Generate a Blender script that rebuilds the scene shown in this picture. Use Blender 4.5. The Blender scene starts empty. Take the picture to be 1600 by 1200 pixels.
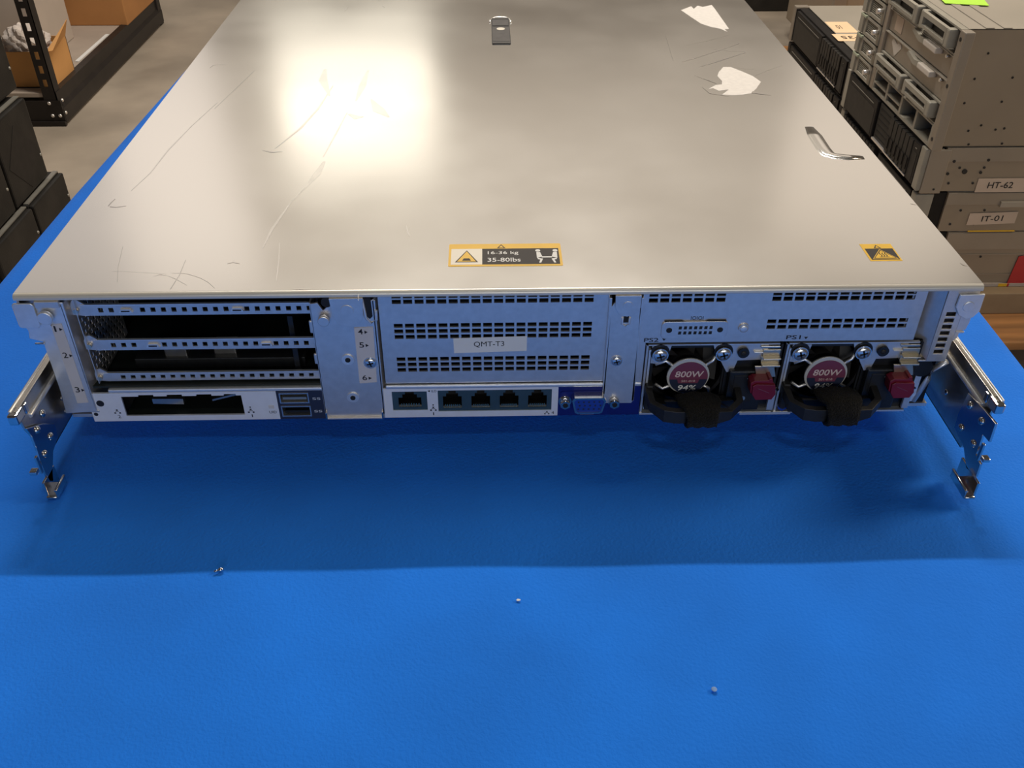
import bpy, bmesh, math, random
from mathutils import Vector, Matrix
random.seed(4)
PI = math.pi
scn = bpy.context.scene
COL = scn.collection

# ------------------------------------------------------------------ camera
cam_d = bpy.data.cameras.new('camera')
cam = bpy.data.objects.new('camera', cam_d)
COL.objects.link(cam)
scn.camera = cam
cam_d.sensor_fit = 'HORIZONTAL'
cam_d.sensor_width = 36.0
cam_d.lens = 1450.0 / 1600.0 * 36.0
cam_d.clip_start = 0.01
cam_d.clip_end = 60
yaw, pitch, roll = 0.02893, 0.64307, 0.00492
fwd = Vector((math.sin(yaw) * math.cos(pitch), math.cos(yaw) * math.cos(pitch), -math.sin(pitch)))
rgt = Vector((math.cos(yaw), -math.sin(yaw), 0))
up = rgt.cross(fwd)
r2 = rgt * math.cos(roll) + up * math.sin(roll)
u2 = -rgt * math.sin(roll) + up * math.cos(roll)
M = Matrix((r2, u2, -fwd)).transposed().to_4x4()
M.translation = Vector((-0.00682, -0.36798, 1.05718))
cam.matrix_world = M

# ------------------------------------------------------------------ world, lights, exposure
world = bpy.data.worlds.new('world')
scn.world = world
world.use_nodes = True
bg = world.node_tree.nodes['Background']
bg.inputs[0].default_value = (1.0, 0.90, 0.80, 1)
bg.inputs[1].default_value = 0.035

def area(name, loc, size, power, color, aim=None):
    d = bpy.data.lights.new(name, 'AREA')
    d.shape = 'RECTANGLE'
    d.size, d.size_y = size
    d.energy = power
    d.color = color
    o = bpy.data.objects.new(name, d)
    COL.objects.link(o)
    o.location = loc
    if aim is not None:
        o.rotation_euler = (Vector(aim) - Vector(loc)).to_track_quat('-Z', 'Y').to_euler()
    return o

LAMPS = (
    ('ceiling_lamp_near', (0.05, 2.0, 3.0), (1.5, 0.05), 70, (1.0, 0.94, 0.86), None),
    ('ceiling_lamp_far', (-0.95, 6.3, 3.05), (1.1, 0.6), 6.0, (1.0, 0.96, 0.84), (-0.3, 0.2, 0.8)),
    ('ceiling_lamp_left', (-3.0, 5.4, 3.0), (2.6, 2.6), 12.0, (1.0, 0.93, 0.90), (-0.3, 0.2, 0.8)),
    ('lid_fill_far_right', (3.0, 6.0, 3.1), (1.6, 1.8), 3.6, (1.0, 0.88, 0.78), (0.2, 0.2, 0.8)),  # added fill, no known fixture; brightens the right edge of the lid
    ('fill_behind', (0.3, -4.0, 1.9), (2.5, 1.2), 38, (0.92, 0.95, 1.0), (0, 0, 0.8)),  # added unseen fill that brightens the upright port side of the server
    ('ceiling_lamp_rear', (0.1, -1.0, 3.0), (0.5, 0.15), 3.5, (0.90, 0.96, 1.0), None),
    ('ceiling_lamp_right', (3.4, 1.0, 3.0), (1.0, 1.2), 75, (1.0, 0.85, 0.66), (0.8, 1.0, 0.3)),
    ('lid_fill_panel', (0.8, 8.3, 4.5), (9.0, 3.4), 46, (1.0, 0.88, 0.74), (0.8, 0, 3.0)),  # added area light, no known window; lifts the brightness mirrored in the lid
)
for L_ in LAMPS:
    area(*L_)

scn.view_settings.view_transform = 'Standard'
scn.view_settings.look = 'None'
scn.view_settings.exposure = 0.0
scn.view_settings.gamma = 1.0
scn.view_settings.use_curve_mapping = False

# ------------------------------------------------------------------ materials
def mat(name, col, metal=0.0, rough=0.5, nscale=0, namt=0.0, bump=0.0, bscale=None, spec=None, sheen=0.0, rvar=0.0, col2=None, stretch=None, aniso=0):
    m = bpy.data.materials.new(name)
    m.use_nodes = True
    nt = m.node_tree
    b = nt.nodes['Principled BSDF']
    b.inputs['Base Color'].default_value = (*col, 1)
    b.inputs['Metallic'].default_value = metal
    b.inputs['Roughness'].default_value = rough
    if spec is not None:
        b.inputs['Specular IOR Level'].default_value = spec
    if sheen:
        b.inputs['Sheen Weight'].default_value = sheen
    if aniso:
        b.inputs['Anisotropic'].default_value = aniso
    if nscale:
        tc = nt.nodes.new('ShaderNodeTexCoord')
        src = tc.outputs['Object']
        if stretch:
            mp = nt.nodes.new('ShaderNodeMapping')
            mp.inputs['Scale'].default_value = stretch
            nt.links.new(src, mp.inputs['Vector'])
            src = mp.outputs[0]
        n = nt.nodes.new('ShaderNodeTexNoise')
        n.inputs['Scale'].default_value = nscale
        n.inputs['Detail'].default_value = 6
        nt.links.new(src, n.inputs['Vector'])
        if namt or col2:
            r = nt.nodes.new('ShaderNodeValToRGB')
            r.color_ramp.elements[0].position = 0.32
            r.color_ramp.elements[1].position = 0.68
            c2 = col2 or tuple(min(1, c * (1 + namt)) for c in col)
            c1 = tuple(c * (1 - namt) for c in col)
            r.color_ramp.elements[0].color = (*c1, 1)
            r.color_ramp.elements[1].color = (*c2, 1)
            nt.links.new(n.outputs['Fac'], r.inputs[0])
            nt.links.new(r.outputs[0], b.inputs['Base Color'])
        if rvar:
            mr = nt.nodes.new('ShaderNodeMapRange')
            mr.inputs['From Min'].default_value = 0.3
            mr.inputs['From Max'].default_value = 0.7
            mr.inputs['To Min'].default_value = max(0.02, rough - rvar)
            mr.inputs['To Max'].default_value = rough + rvar
            nt.links.new(n.outputs['Fac'], mr.inputs[0])
            nt.links.new(mr.outputs[0], b.inputs['Roughness'])
        if bump:
            n2 = nt.nodes.new('ShaderNodeTexNoise')
            n2.inputs['Scale'].default_value = bscale or nscale
            n2.inputs['Detail'].default_value = 4
            nt.links.new(src, n2.inputs['Vector'])
            bp = nt.nodes.new('ShaderNodeBump')
            bp.inputs['Strength'].default_value = bump
            bp.inputs['Distance'].default_value = 0.002
            nt.links.new(n2.outputs['Fac'], bp.inputs['Height'])
            nt.links.new(bp.outputs[0], b.inputs['Normal'])
    return m

MT = {}
MT['lid'] = mat('satin_lid_metal', (0.77, 0.74, 0.69), 0.94, 0.20, 9, 0.03, rvar=0.03)
MT['lid_edge'] = mat('lid_rolled_edge', (0.74, 0.69, 0.60), 0.35, 0.35, 9, 0.03)
MT['scuff'] = mat('lid_scuff', (0.50, 0.46, 0.43), 0.85, 0.32, 60, 0.2)
MT['smear'] = mat('lid_smear', (0.71, 0.675, 0.63), 0.92, 0.24, 120, 0.05)
MT['galv'] = mat('galvanised_sheet', (0.80, 0.75, 0.70), 0.80, 0.37, 300, 0.05, bump=0.02, bscale=900)
MT['galv_light'] = mat('light_galvanised_sheet', (0.88, 0.87, 0.85), 0.75, 0.38, 300, 0.04)
MT['railm'] = mat('zinc_rail', (0.62, 0.58, 0.52), 0.95, 0.28, 200, 0.06)
MT['chrome'] = mat('bright_zinc', (0.66, 0.64, 0.62), 1.0, 0.18, 50, 0.03)
MT['screwm'] = mat('screw_steel', (0.82, 0.81, 0.79), 0.9, 0.26, 50, 0.03)
MT['darkcav'] = mat('dark_cavity', (0.012, 0.012, 0.013), 0.2, 0.6, 60, 0.2)
MT['blackp'] = mat('black_plastic', (0.012, 0.012, 0.012), 0.0, 0.38, 200, 0.2, bump=0.05, bscale=900)
MT['handle'] = mat('black_handle_plastic', (0.014, 0.012, 0.010), 0.0, 0.5, 300, 0.2, bump=0.1, bscale=1500)
MT['velcro'] = mat('black_hook_and_loop', (0.012, 0.010, 0.007), 0.0, 0.95, 900, 0.5, bump=0.9, bscale=1400, sheen=0.05, spec=0.2)
MT['red'] = mat('maroon_plastic', (0.17, 0.006, 0.018), 0.0, 0.38, 80, 0.08)
MT['silvlab'] = mat('silver_port_label', (0.86, 0.86, 0.88), 0.25, 0.42, 200, 0.03)
MT['paper'] = mat('white_sticker_paper', (0.78, 0.77, 0.74), 0.0, 0.6, 100, 0.03)
MT['paper_old'] = mat('torn_sticker_paper', (0.93, 0.87, 0.80), 0.0, 0.7, 300, 0.05)
MT['slotlab'] = mat('grey_slot_label', (0.62, 0.58, 0.57), 0.0, 0.55, 100, 0.03)
MT['ink'] = mat('black_ink', (0.015, 0.013, 0.013), 0.0, 0.5, 100, 0.05)
MT['navy'] = mat('navy_port_label', (0.004, 0.012, 0.16), 0.1, 0.4, 100, 0.05)
MT['vga'] = mat('blue_connector_plastic', (0.012, 0.05, 0.35), 0.0, 0.4, 100, 0.05)
MT['jack'] = mat('teal_grey_jack', (0.06, 0.11, 0.13), 0.5, 0.4, 100, 0.1)
MT['gold'] = mat('gold_contact', (0.85, 0.65, 0.35), 1.0, 0.25, 100, 0.03)
MT['maroon'] = mat('maroon_badge', (0.19, 0.045, 0.085), 0.0, 0.4, 100, 0.04)
MT['navyb'] = mat('navy_badge', (0.022, 0.028, 0.06), 0.0, 0.4, 100, 0.04)
MT['pinkt'] = mat('pale_lettering', (0.72, 0.55, 0.50), 0.0, 0.5, 100, 0.02)
MT['whitet'] = mat('white_lettering', (0.82, 0.80, 0.76), 0.0, 0.5, 100, 0.02)
MT['yellow'] = mat('yellow_label', (0.88, 0.52, 0.03), 0.0, 0.5, 100, 0.04)
MT['greyl'] = mat('dark_grey_label', (0.055, 0.046, 0.04), 0.0, 0.6, 100, 0.04, spec=0.25)
MT['cream'] = mat('cream_label', (0.90, 0.82, 0.68), 0.0, 0.5, 100, 0.02)
MT['latch'] = mat('dark_grey_latch', (0.085, 0.075, 0.068), 0.0, 0.7, 200, 0.15)
MT['brass'] = mat('warm_tab_metal', (0.72, 0.64, 0.50), 0.9, 0.3, 100, 0.05)
MT['cloth'] = mat('blue_cloth', (0.009, 0.20, 0.86), 0.0, 0.85, 14, 0.10, bump=0.25, bscale=700, sheen=0.08, spec=0.2)
MT['floor'] = mat('polished_concrete', (0.37, 0.305, 0.235), 0.0, 0.6, 3.2, 0.24, bump=0.05, bscale=30, rvar=0.08)
MT['wall'] = mat('warm_wall_paint', (0.62, 0.54, 0.45), 0.0, 0.8, 3, 0.05)
MT['tabletop'] = mat('grey_table_plastic', (0.45, 0.44, 0.42), 0.0, 0.5, 50, 0.05)
MT['tableleg'] = mat('grey_table_steel', (0.2, 0.2, 0.2), 0.8, 0.4, 50, 0.05)
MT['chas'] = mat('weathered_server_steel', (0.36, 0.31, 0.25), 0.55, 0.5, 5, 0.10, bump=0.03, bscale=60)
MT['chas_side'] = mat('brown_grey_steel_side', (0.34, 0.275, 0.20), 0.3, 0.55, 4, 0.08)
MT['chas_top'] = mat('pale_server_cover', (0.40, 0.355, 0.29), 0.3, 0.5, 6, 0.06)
MT['ucs'] = mat('grey_beige_plastic', (0.34, 0.31, 0.25), 0.1, 0.5, 30, 0.08)
MT['paletab'] = mat('pale_green_tab', (0.40, 0.42, 0.30), 0.0, 0.5, 30, 0.1)
MT['heart'] = mat('pale_heart_paper', (0.62, 0.55, 0.47), 0.0, 0.6, 30, 0.03)
MT['ucs_dark'] = mat('dark_grille', (0.035, 0.032, 0.028), 0.3, 0.6, 30, 0.1)
MT['blanking'] = mat('blank_plate_metal', (0.38, 0.33, 0.27), 0.6, 0.42, 12, 0.08)
MT['bezel'] = mat('black_bezel', (0.013, 0.011, 0.010), 0.0, 0.5, 60, 0.2, spec=0.25)
MT['bezel2'] = mat('charcoal_bezel', (0.024, 0.021, 0.018), 0.0, 0.5, 60, 0.2, spec=0.3)
MT['wood'] = mat('pine_plank', (0.40, 0.185, 0.062), 0.0, 0.7, 5, 0.30, bump=0.2, bscale=40, stretch=(1, 9, 6))
MT['tan'] = mat('tan_fibreboard', (0.33, 0.24, 0.14), 0.0, 0.8, 20, 0.10)
MT['card'] = mat('cardboard', (0.62, 0.31, 0.10), 0.0, 0.8, 8, 0.08)
MT['carddk'] = mat('brown_cardboard', (0.42, 0.19, 0.06), 0.0, 0.8, 8, 0.08)
MT['whitebox'] = mat('white_carton', (0.50, 0.42, 0.35), 0.0, 0.7, 8, 0.05)
MT['wrap'] = mat('crumpled_white_wrap', (0.6, 0.52, 0.46), 0.0, 0.5, 30, 0.15, bump=0.8, bscale=40)
MT['shelfblk'] = mat('black_shelf_steel', (0.018, 0.014, 0.012), 0.0, 0.45, 20, 0.2, spec=0.35)
MT['shelfbrd'] = mat('shelf_board', (0.40, 0.33, 0.27), 0.0, 0.6, 10, 0.06)
MT['caseblk'] = mat('black_case', (0.014, 0.012, 0.010), 0.0, 0.55, 15, 0.4, bump=0.1, bscale=200, spec=0.3)
MT['casegrey'] = mat('grey_trim', (0.30, 0.28, 0.24), 0.5, 0.4, 30, 0.1)
MT['green'] = mat('lime_note_paper', (0.46, 0.80, 0.07), 0.0, 0.6, 20, 0.03)
MT['redtag'] = mat('red_tag', (0.50, 0.03, 0.03), 0.0, 0.5, 20, 0.05)
MT['peach'] = mat('peach_label_paper', (0.88, 0.62, 0.38), 0.0, 0.6, 20, 0.03)
MT['beiget'] = mat('beige_label_paper', (0.60, 0.47, 0.36), 0.0, 0.6, 20, 0.03)
MT['lint'] = mat('pale_lint', (0.22, 0.36, 0.66), 0.0, 0.9, 300, 0.1)
MT['pcb'] = mat('dark_circuit_board', (0.010, 0.014, 0.011), 0.0, 0.5, 60, 0.3)

# ------------------------------------------------------------------ mesh helpers
class MB:
    """collects shapes; build() links them as ONE mesh object. s = unit scale (mm -> 0.001)."""
    def __init__(self, s=0.001):
        self.bm = bmesh.new(); self.s = s; self.mats = []
    def mi(self, m):
        if m not in self.mats: self.mats.append(m)
        return self.mats.index(m)
    def face(self, pts, m):
        vs = [self.bm.verts.new(Vector(p) * self.s) for p in pts]
        try:
            f = self.bm.faces.new(vs); f.material_index = self.mi(m); return f
        except ValueError:
            return None
    def hexa(self, p, m):
        v = [self.bm.verts.new(Vector(q) * self.s) for q in p]
        k = self.mi(m)
        for f in ((0,3,2,1),(4,5,6,7),(0,1,5,4),(1,2,6,5),(2,3,7,6),(3,0,4,7)):
            g = self.bm.faces.new([v[i] for i in f]); g.material_index = k
    def box(self, x0, x1, y0, y1, z0, z1, m, bev=0):
        if bev:
            b = min(bev, abs(x1-x0)*.45, abs(y1-y0)*.45, abs(z1-z0)*.45)
            t = bmesh.new()
            bmesh.ops.create_cube(t, size=1)
            for v in t.verts:
                v.co = Vector(((x0+x1)/2 + v.co.x*(x1-x0), (y0+y1)/2 + v.co.y*(y1-y0), (z0+z1)/2 + v.co.z*(z1-z0)))
            bmesh.ops.bevel(t, geom=t.edges[:], offset=b, segments=2, affect='EDGES', profile=0.6)
            self.merge(t, m); t.free(); return
        self.hexa(((x0,y0,z0),(x1,y0,z0),(x1,y1,z0),(x0,y1,z0),(x0,y0,z1),(x1,y0,z1),(x1,y1,z1),(x0,y1,z1)), m)
    def merge(self, t, m, mtx=None):
        k = self.mi(m); mp = {}
        for v in t.verts:
            c = v.co if mtx is None else mtx @ v.co
            mp[v] = self.bm.verts.new(Vector(c) * self.s)
        for f in t.faces:
            g = self.bm.faces.new([mp[v] for v in f.verts]); g.material_index = k; g.smooth = f.smooth
    def cyl(self, c, axis, r, h, m, seg=20, r2=None, cap=True):
        """cylinder centred at c with length h along axis"""
        t = bmesh.new()
        bmesh.ops.create_cone(t, cap_ends=cap, segments=seg, radius1=r, radius2=r if r2 is None else r2, depth=h)
        q = Vector((0,0,1)).rotation_difference(Vector(axis)).to_matrix().to_4x4()
        for f in t.faces: f.smooth = len(f.verts) == 4
        self.merge(t, m, Matrix.Translation(Vector(c)) @ q); t.free()
    def dome(self, c, axis, r, h, m, seg=20):
        """low rounded head sitting at c, rising h along axis"""
        t = bmesh.new()
        bmesh.ops.create_uvsphere(t, u_segments=seg, v_segments=10, radius=1)
        for v in t.verts:
            v.co = Vector((v.co.x*r, v.co.y*r, v.co.z*h))
        for f in t.faces: f.smooth = True
        q = Vector((0,0,1)).rotation_difference(Vector(axis)).to_matrix().to_4x4()
        self.merge(t, m, Matrix.Translation(Vector(c)) @ q); t.free()
    def prism(self, poly, y0, y1, m, plane='xz'):
        """polygon in a plane extruded between two depths"""
        def P(a, b, d):
            return (a, d, b) if plane == 'xz' else (a, b, d) if plane == 'xy' else (d, a, b)
        k = self.mi(m)
        A = [self.bm.verts.new(Vector(P(a, b, y0)) * self.s) for a, b in poly]
        B = [self.bm.verts.new(Vector(P(a, b, y1)) * self.s) for a, b in poly]
        n = len(poly); fs = []
        fs.append(self.bm.faces.new(A)); fs.append(self.bm.faces.new(B[::-1]))
        for i in range(n):
            fs.append(self.bm.faces.new([A[i], B[i], B[(i+1) % n], A[(i+1) % n]]))
        for f in fs: f.material_index = k
    def panel(self, x0, x1, z0, z1, y0, y1, holes, m, plane='xz', wall=None):
        """flat sheet with real rectangular holes through it; holes = (a0,a1,b0,b1)"""
        xs = sorted(set([x0, x1] + [round(v, 4) for h in holes for v in h[:2] if x0 < v < x1]))
        zs = sorted(set([z0, z1] + [round(v, 4) for h in holes for v in h[2:] if z0 < v < z1]))
        def hole(a, b): return any(h[0] < a < h[1] and h[2] < b < h[3] for h in holes)
        def P(a, b, d):
            return (a, d, b) if plane == 'xz' else (a, b, d) if plane == 'xy' else (d, a, b)
        nx, nz = len(xs)-1, len(zs)-1
        solid = [[not hole((xs[i]+xs[i+1])/2, (zs[j]+zs[j+1])/2) for j in range(nz)] for i in range(nx)]
        k = self.mi(m); vd = {}
        def V(i, j, d):
            q = (i, j, d)
            if q not in vd: vd[q] = self.bm.verts.new(Vector(P(xs[i], zs[j], (y0, y1)[d])) * self.s)
            return vd[q]
        def Fc(vs):
            f = self.bm.faces.new(vs); f.material_index = k
        for i in range(nx):
            for j in range(nz):
                if not solid[i][j]: continue
                Fc([V(i,j,0), V(i+1,j,0), V(i+1,j+1,0), V(i,j+1,0)])
                Fc([V(i,j,1), V(i,j+1,1), V(i+1,j+1,1), V(i+1,j,1)])
                if i == 0 or not solid[i-1][j]: Fc([V(i,j,0), V(i,j+1,0), V(i,j+1,1), V(i,j,1)])
                if i == nx-1 or not solid[i+1][j]: Fc([V(i+1,j,0), V(i+1,j,1), V(i+1,j+1,1), V(i+1,j+1,0)])
                if j == 0 or not solid[i][j-1]: Fc([V(i,j,0), V(i,j,1), V(i+1,j,1), V(i+1,j,0)])
                if j == nz-1 or not solid[i][j+1]: Fc([V(i,j+1,0), V(i+1,j+1,0), V(i+1,j+1,1), V(i,j+1,1)])
    def tube(self, pts, r, m, seg=10, flat=1.0, close=False):
        k = self.mi(m); pts = [Vector(p) for p in pts]; rings = []
        n = len(pts)
        for i, p in enumerate(pts):
            a = pts[(i-1) % n] if (i > 0 or close) else p
            b = pts[(i+1) % n] if (i < n-1 or close) else p
            t = (b - a).normalized()
            ref = Vector((0,0,1)) if abs(t.z) < 0.9 else Vector((1,0,0))
            u = t.cross(ref).normalized(); w = u.cross(t).normalized()
            rr = r[i] if isinstance(r, (list, tuple)) else r
            rings.append([self.bm.verts.new((p + u*math.cos(2*PI*q/seg)*rr + w*math.sin(2*PI*q/seg)*rr*flat) * self.s) for q in range(seg)])
        for i in range(n if close else n-1):
            A, B = rings[i], rings[(i+1) % n]
            for q in range(seg):
                f = self.bm.faces.new([A[q], A[(q+1) % seg], B[(q+1) % seg], B[q]]); f.material_index = k; f.smooth = True
        if not close:
            for R_ in (rings[0][::-1], rings[-1]):
                f = self.bm.faces.new(R_); f.material_index = k
    def strip(self, pts, w, z, m):
        """thin flat streak lying on a horizontal surface"""
        k = self.mi(m)
        pts = [Vector((p[0], p[1], 0)) for p in pts]; L = []
        for i, p in enumerate(pts):
            t = (pts[min(i+1, len(pts)-1)] - pts[max(i-1, 0)]).normalized()
            nn = Vector((-t.y, t.x, 0))
            ww = w[i] if isinstance(w, (list, tuple)) else w
            L.append((self.bm.verts.new((p + nn*ww/2 + Vector((0,0,z)))*self.s), self.bm.verts.new((p - nn*ww/2 + Vector((0,0,z)))*self.s)))
        for a, b in zip(L, L[1:]):
            f = self.bm.faces.new([a[1], b[1], b[0], a[0]]); f.material_index = k
    def text(self, s, c, u, v, w, h, m, lift=0.0, bold=0.0, shear=0.0):
        """lettering fitted into w x h, centred at c, reading along u with up v"""
        cu = bpy.data.curves.new('lettering', 'FONT')
        cu.body = s; cu.align_x = 'CENTER'; cu.align_y = 'CENTER'; cu.offset = bold; cu.shear = shear
        cu.resolution_u = 3
        ob = bpy.data.objects.new('lettering', cu)
        COL.objects.link(ob)
        dg = bpy.context.evaluated_depsgraph_get()
        me = bpy.data.meshes.new_from_object(ob.evaluated_get(dg))
        bpy.data.objects.remove(ob); bpy.data.curves.remove(cu)
        xs = [q.co.x for q in me.vertices]; ys = [q.co.y for q in me.vertices]
        if not xs: return
        cx, cy = (min(xs)+max(xs))/2, (min(ys)+max(ys))/2
        sx, sy = w/max(1e-6, max(xs)-min(xs)), h/max(1e-6, max(ys)-min(ys))
        u = Vector(u).normalized(); v = Vector(v).normalized(); nrm = u.cross(v)
        k = self.mi(m)
        vs = [self.bm.verts.new((Vector(c) + u*(q.co.x-cx)*sx + v*(q.co.y-cy)*sy + nrm*lift) * self.s) for q in me.vertices]
        for p in me.polygons:
            try:
                f = self.bm.faces.new([vs[i] for i in p.vertices]); f.material_index = k
            except ValueError: pass
        bpy.data.meshes.remove(me)
    def build(self, name, parent=None, bevel=0, normals=True, loc=None):
        if normals: bmesh.ops.recalc_face_normals(self.bm, faces=self.bm.faces[:])
        me = bpy.data.meshes.new(name)
        self.bm.to_mesh(me); self.bm.free()
        for m in self.mats: me.materials.append(MT[m])
        o = bpy.data.objects.new(name, me)
        COL.objects.link(o)
        if parent is not None: o.parent = parent
        if loc is not None: o.location = loc
        if bevel:
            b = o.modifiers.new('bevel', 'BEVEL'); b.width = bevel; b.segments = 2; b.limit_method = 'ANGLE'; b.angle_limit = math.radians(50)
        return o

def thing(name, label, cat, loc=(0,0,0), group=None):
    o = bpy.data.objects.new(name, None); COL.objects.link(o)
    o.empty_display_size = 0.05
    o.location = loc; o['label'] = label; o['category'] = cat
    if group: o['group'] = group
    return o
def tag(o, label, cat, group=None, kind=None):
    o['label'] = label; o['category'] = cat
    if group: o['group'] = group
    if kind: o['kind'] = kind
    return o
def struct(o):
    o['kind'] = 'structure'; return o
def rrect(x0, x1, z0, z1, r, n=4):
    out = []
    for cx, cz, a in ((x1-r, z1-r, 0), (x0+r, z1-r, 90), (x0+r, z0+r, 180), (x1-r, z0+r, 270)):
        for i in range(n+1):
            t = math.radians(a + 90*i/n); out.append((cx + r*math.cos(t), cz + r*math.sin(t)))
    return out
def circ(cx, cz, r, n=20, a0=0, a1=360):
    return [(cx + r*math.cos(math.radians(a0+(a1-a0)*i/n)), cz + r*math.sin(math.radians(a0+(a1-a0)*i/n))) for i in range(n if a1-a0 == 360 else n+1)]
X, Y, Z = (1,0,0), (0,1,0), (0,0,1)
NX, NY = (-1,0,0), (0,-1,0)

# ------------------------------------------------------------------ the room
b = MB(1); b.box(-6, 6, -3, 8.5, -0.1, 0, 'floor'); struct(b.build('floor'))
b = MB(1); b.box(-6, 6, 8.5, 8.6, 0, 6.4, 'wall'); struct(b.build('wall_back'))
b = MB(1); b.box(-6.1, -6, -3, 8.6, 0, 6.4, 'wall'); struct(b.build('wall_left'))
b = MB(1); b.box(6, 6.1, -3, 8.6, 0, 6.4, 'wall'); struct(b.build('wall_right'))

# ------------------------------------------------------------------ table and cloth
TZ = 0.744
t = thing('folding_table', 'long narrow folding table hidden under the blue cloth, carrying the silver server', 'table', (0, 0.27, 0))
b = MB(1); b.box(-0.312, 0.294, -0.60, 0.58, 0.700, 0.7375, 'tabletop', 0.008); b.build('tabletop', t)
for sx in (-0.24, 0.22):
    for sy in (-0.5, 0.48):
        b = MB(1); b.cyl((sx, sy, 0.350), Z, 0.014, 0.700, 'tableleg'); b.build('leg', t)

def cloth_edge_left(y):
    pts = ((-0.40, -0.334), (0.175, -0.331), (0.288, -0.329), (0.53, -0.320), (0.787, -0.311), (0.95, -0.306))
    for (a, xa), (c, xc) in zip(pts, pts[1:]):
        if y <= c: return xa + (xc-xa)*(y-a)/(c-a)
    return pts[-1][1]
def cloth_mesh():
    bm = bmesh.new()
    drop = 0.20; y0, y1 = -0.345, 0.868
    us = [-drop, -0.14, -0.08, -0.03, -0.012, -0.005, 0] + [0.006, 0.015] + [0.015 + 0.97*i/46 for i in range(1, 46)] + [0.985, 0.994, 1] + [1.005, 1.012, 1.03, 1.08, 1.14, 1+drop]
    vs = [-drop, -0.12, -0.05, -0.012, 0, 0.006, 0.02] + [0.02 + 0.96*i/60 for i in range(1, 60)] + [0.98, 0.994, 1, 1.012, 1.05, 1.12, 1+drop]
    grid = []
    for v in vs:
        row = []
        ey = max(0, -v, v-1); cv = min(1, max(0, v)); y = y0 + (y1-y0)*cv
        for u in us:
            ex = max(0, -u, u-1); cu = min(1, max(0, u))
            xl = cloth_edge_left(y) ; xr = 0.3045 + 0.0015*math.sin(y*9)
            x = xl + (xr-xl)*cu
            rad = 0.006
            # rounded table edge
            e = max(ex, ey)
            z = -e
            d = min(cu*(xr-xl), (1-cu)*(xr-xl), cv*(y1-y0), (1-cv)*(y1-y0))
            if e == 0 and d < rad: z = -(rad - math.sqrt(max(0, rad*rad - (rad-d)**2)))*0.8
            ox = 0
            if e > 0:
                z -= rad*0.8
                ox = 0.004*math.sin(y*21 + 1.3)*min(1, e/0.1) + 0.006*min(1, e/0.05)
            if u < 0: x -= ox
            if u > 1: x += ox
            yy = y
            if v < 0: yy -= 0.006*min(1, e/0.05) + 0.004*math.sin(x*19)*min(1, e/0.1)
            if v > 1: yy += 0.006*min(1, e/0.05) + 0.004*math.sin(x*17)*min(1, e/0.1)
            if e == 0 and d > 0.02:
                z += 0.0004*math.sin(x*23 + y*7)*math.sin(y*19 + 1.0) + 0.00025*math.sin(x*61 - y*33) - 0.0006
                if abs(x) < 0.24 and y > -0.01: z = min(z, -0.0004)
            row.append(bm.verts.new((x, yy, TZ + z)))
        grid.append(row)
    for a, c in zip(grid, grid[1:]):
        for i in range(len(a)-1):
            f = bm.faces.new([a[i], a[i+1], c[i+1], c[i]]); f.smooth = True
    me = bpy.data.meshes.new('tablecloth'); bm.to_mesh(me); bm.free(); me.materials.append(MT['cloth'])
    o = bpy.data.objects.new('tablecloth', me); COL.objects.link(o)
    s = o.modifiers.new('thick', 'SOLIDIFY'); s.thickness = 0.0012; s.offset = -1
    return o
tag(cloth_mesh(), 'bright blue felt cloth spread over the table under the silver server', 'tablecloth')

# ------------------------------------------------------------------ the server (local mm, z=0 on the cloth)
SV = thing('rack_server', 'large silver two unit rack server on the blue cloth, rear ports facing the viewer', 'server', (0, 0, 0.756))

# lid
b = MB()
prof = [(1.0, 80)] + [(0.6-2.0*math.sin(math.radians(a)), 78.0+2.0*math.cos(math.radians(a))) for a in range(0, 91, 10)] + [(-1.4, 77.4), (-0.9, 76.9), (1.0, 76.9)]
b.prism(prof, -223.5, 223.5, 'lid_edge', plane='yz')
b.box(-223.5, 223.5, 0.9, 705, 78.2, 80, 'lid')
for sx in (-1, 1):
    b.box(min(sx*223.5, sx*222.3), max(sx*223.5, sx*222.3), 0.6, 705, 68, 78.3, 'lid')
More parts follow.
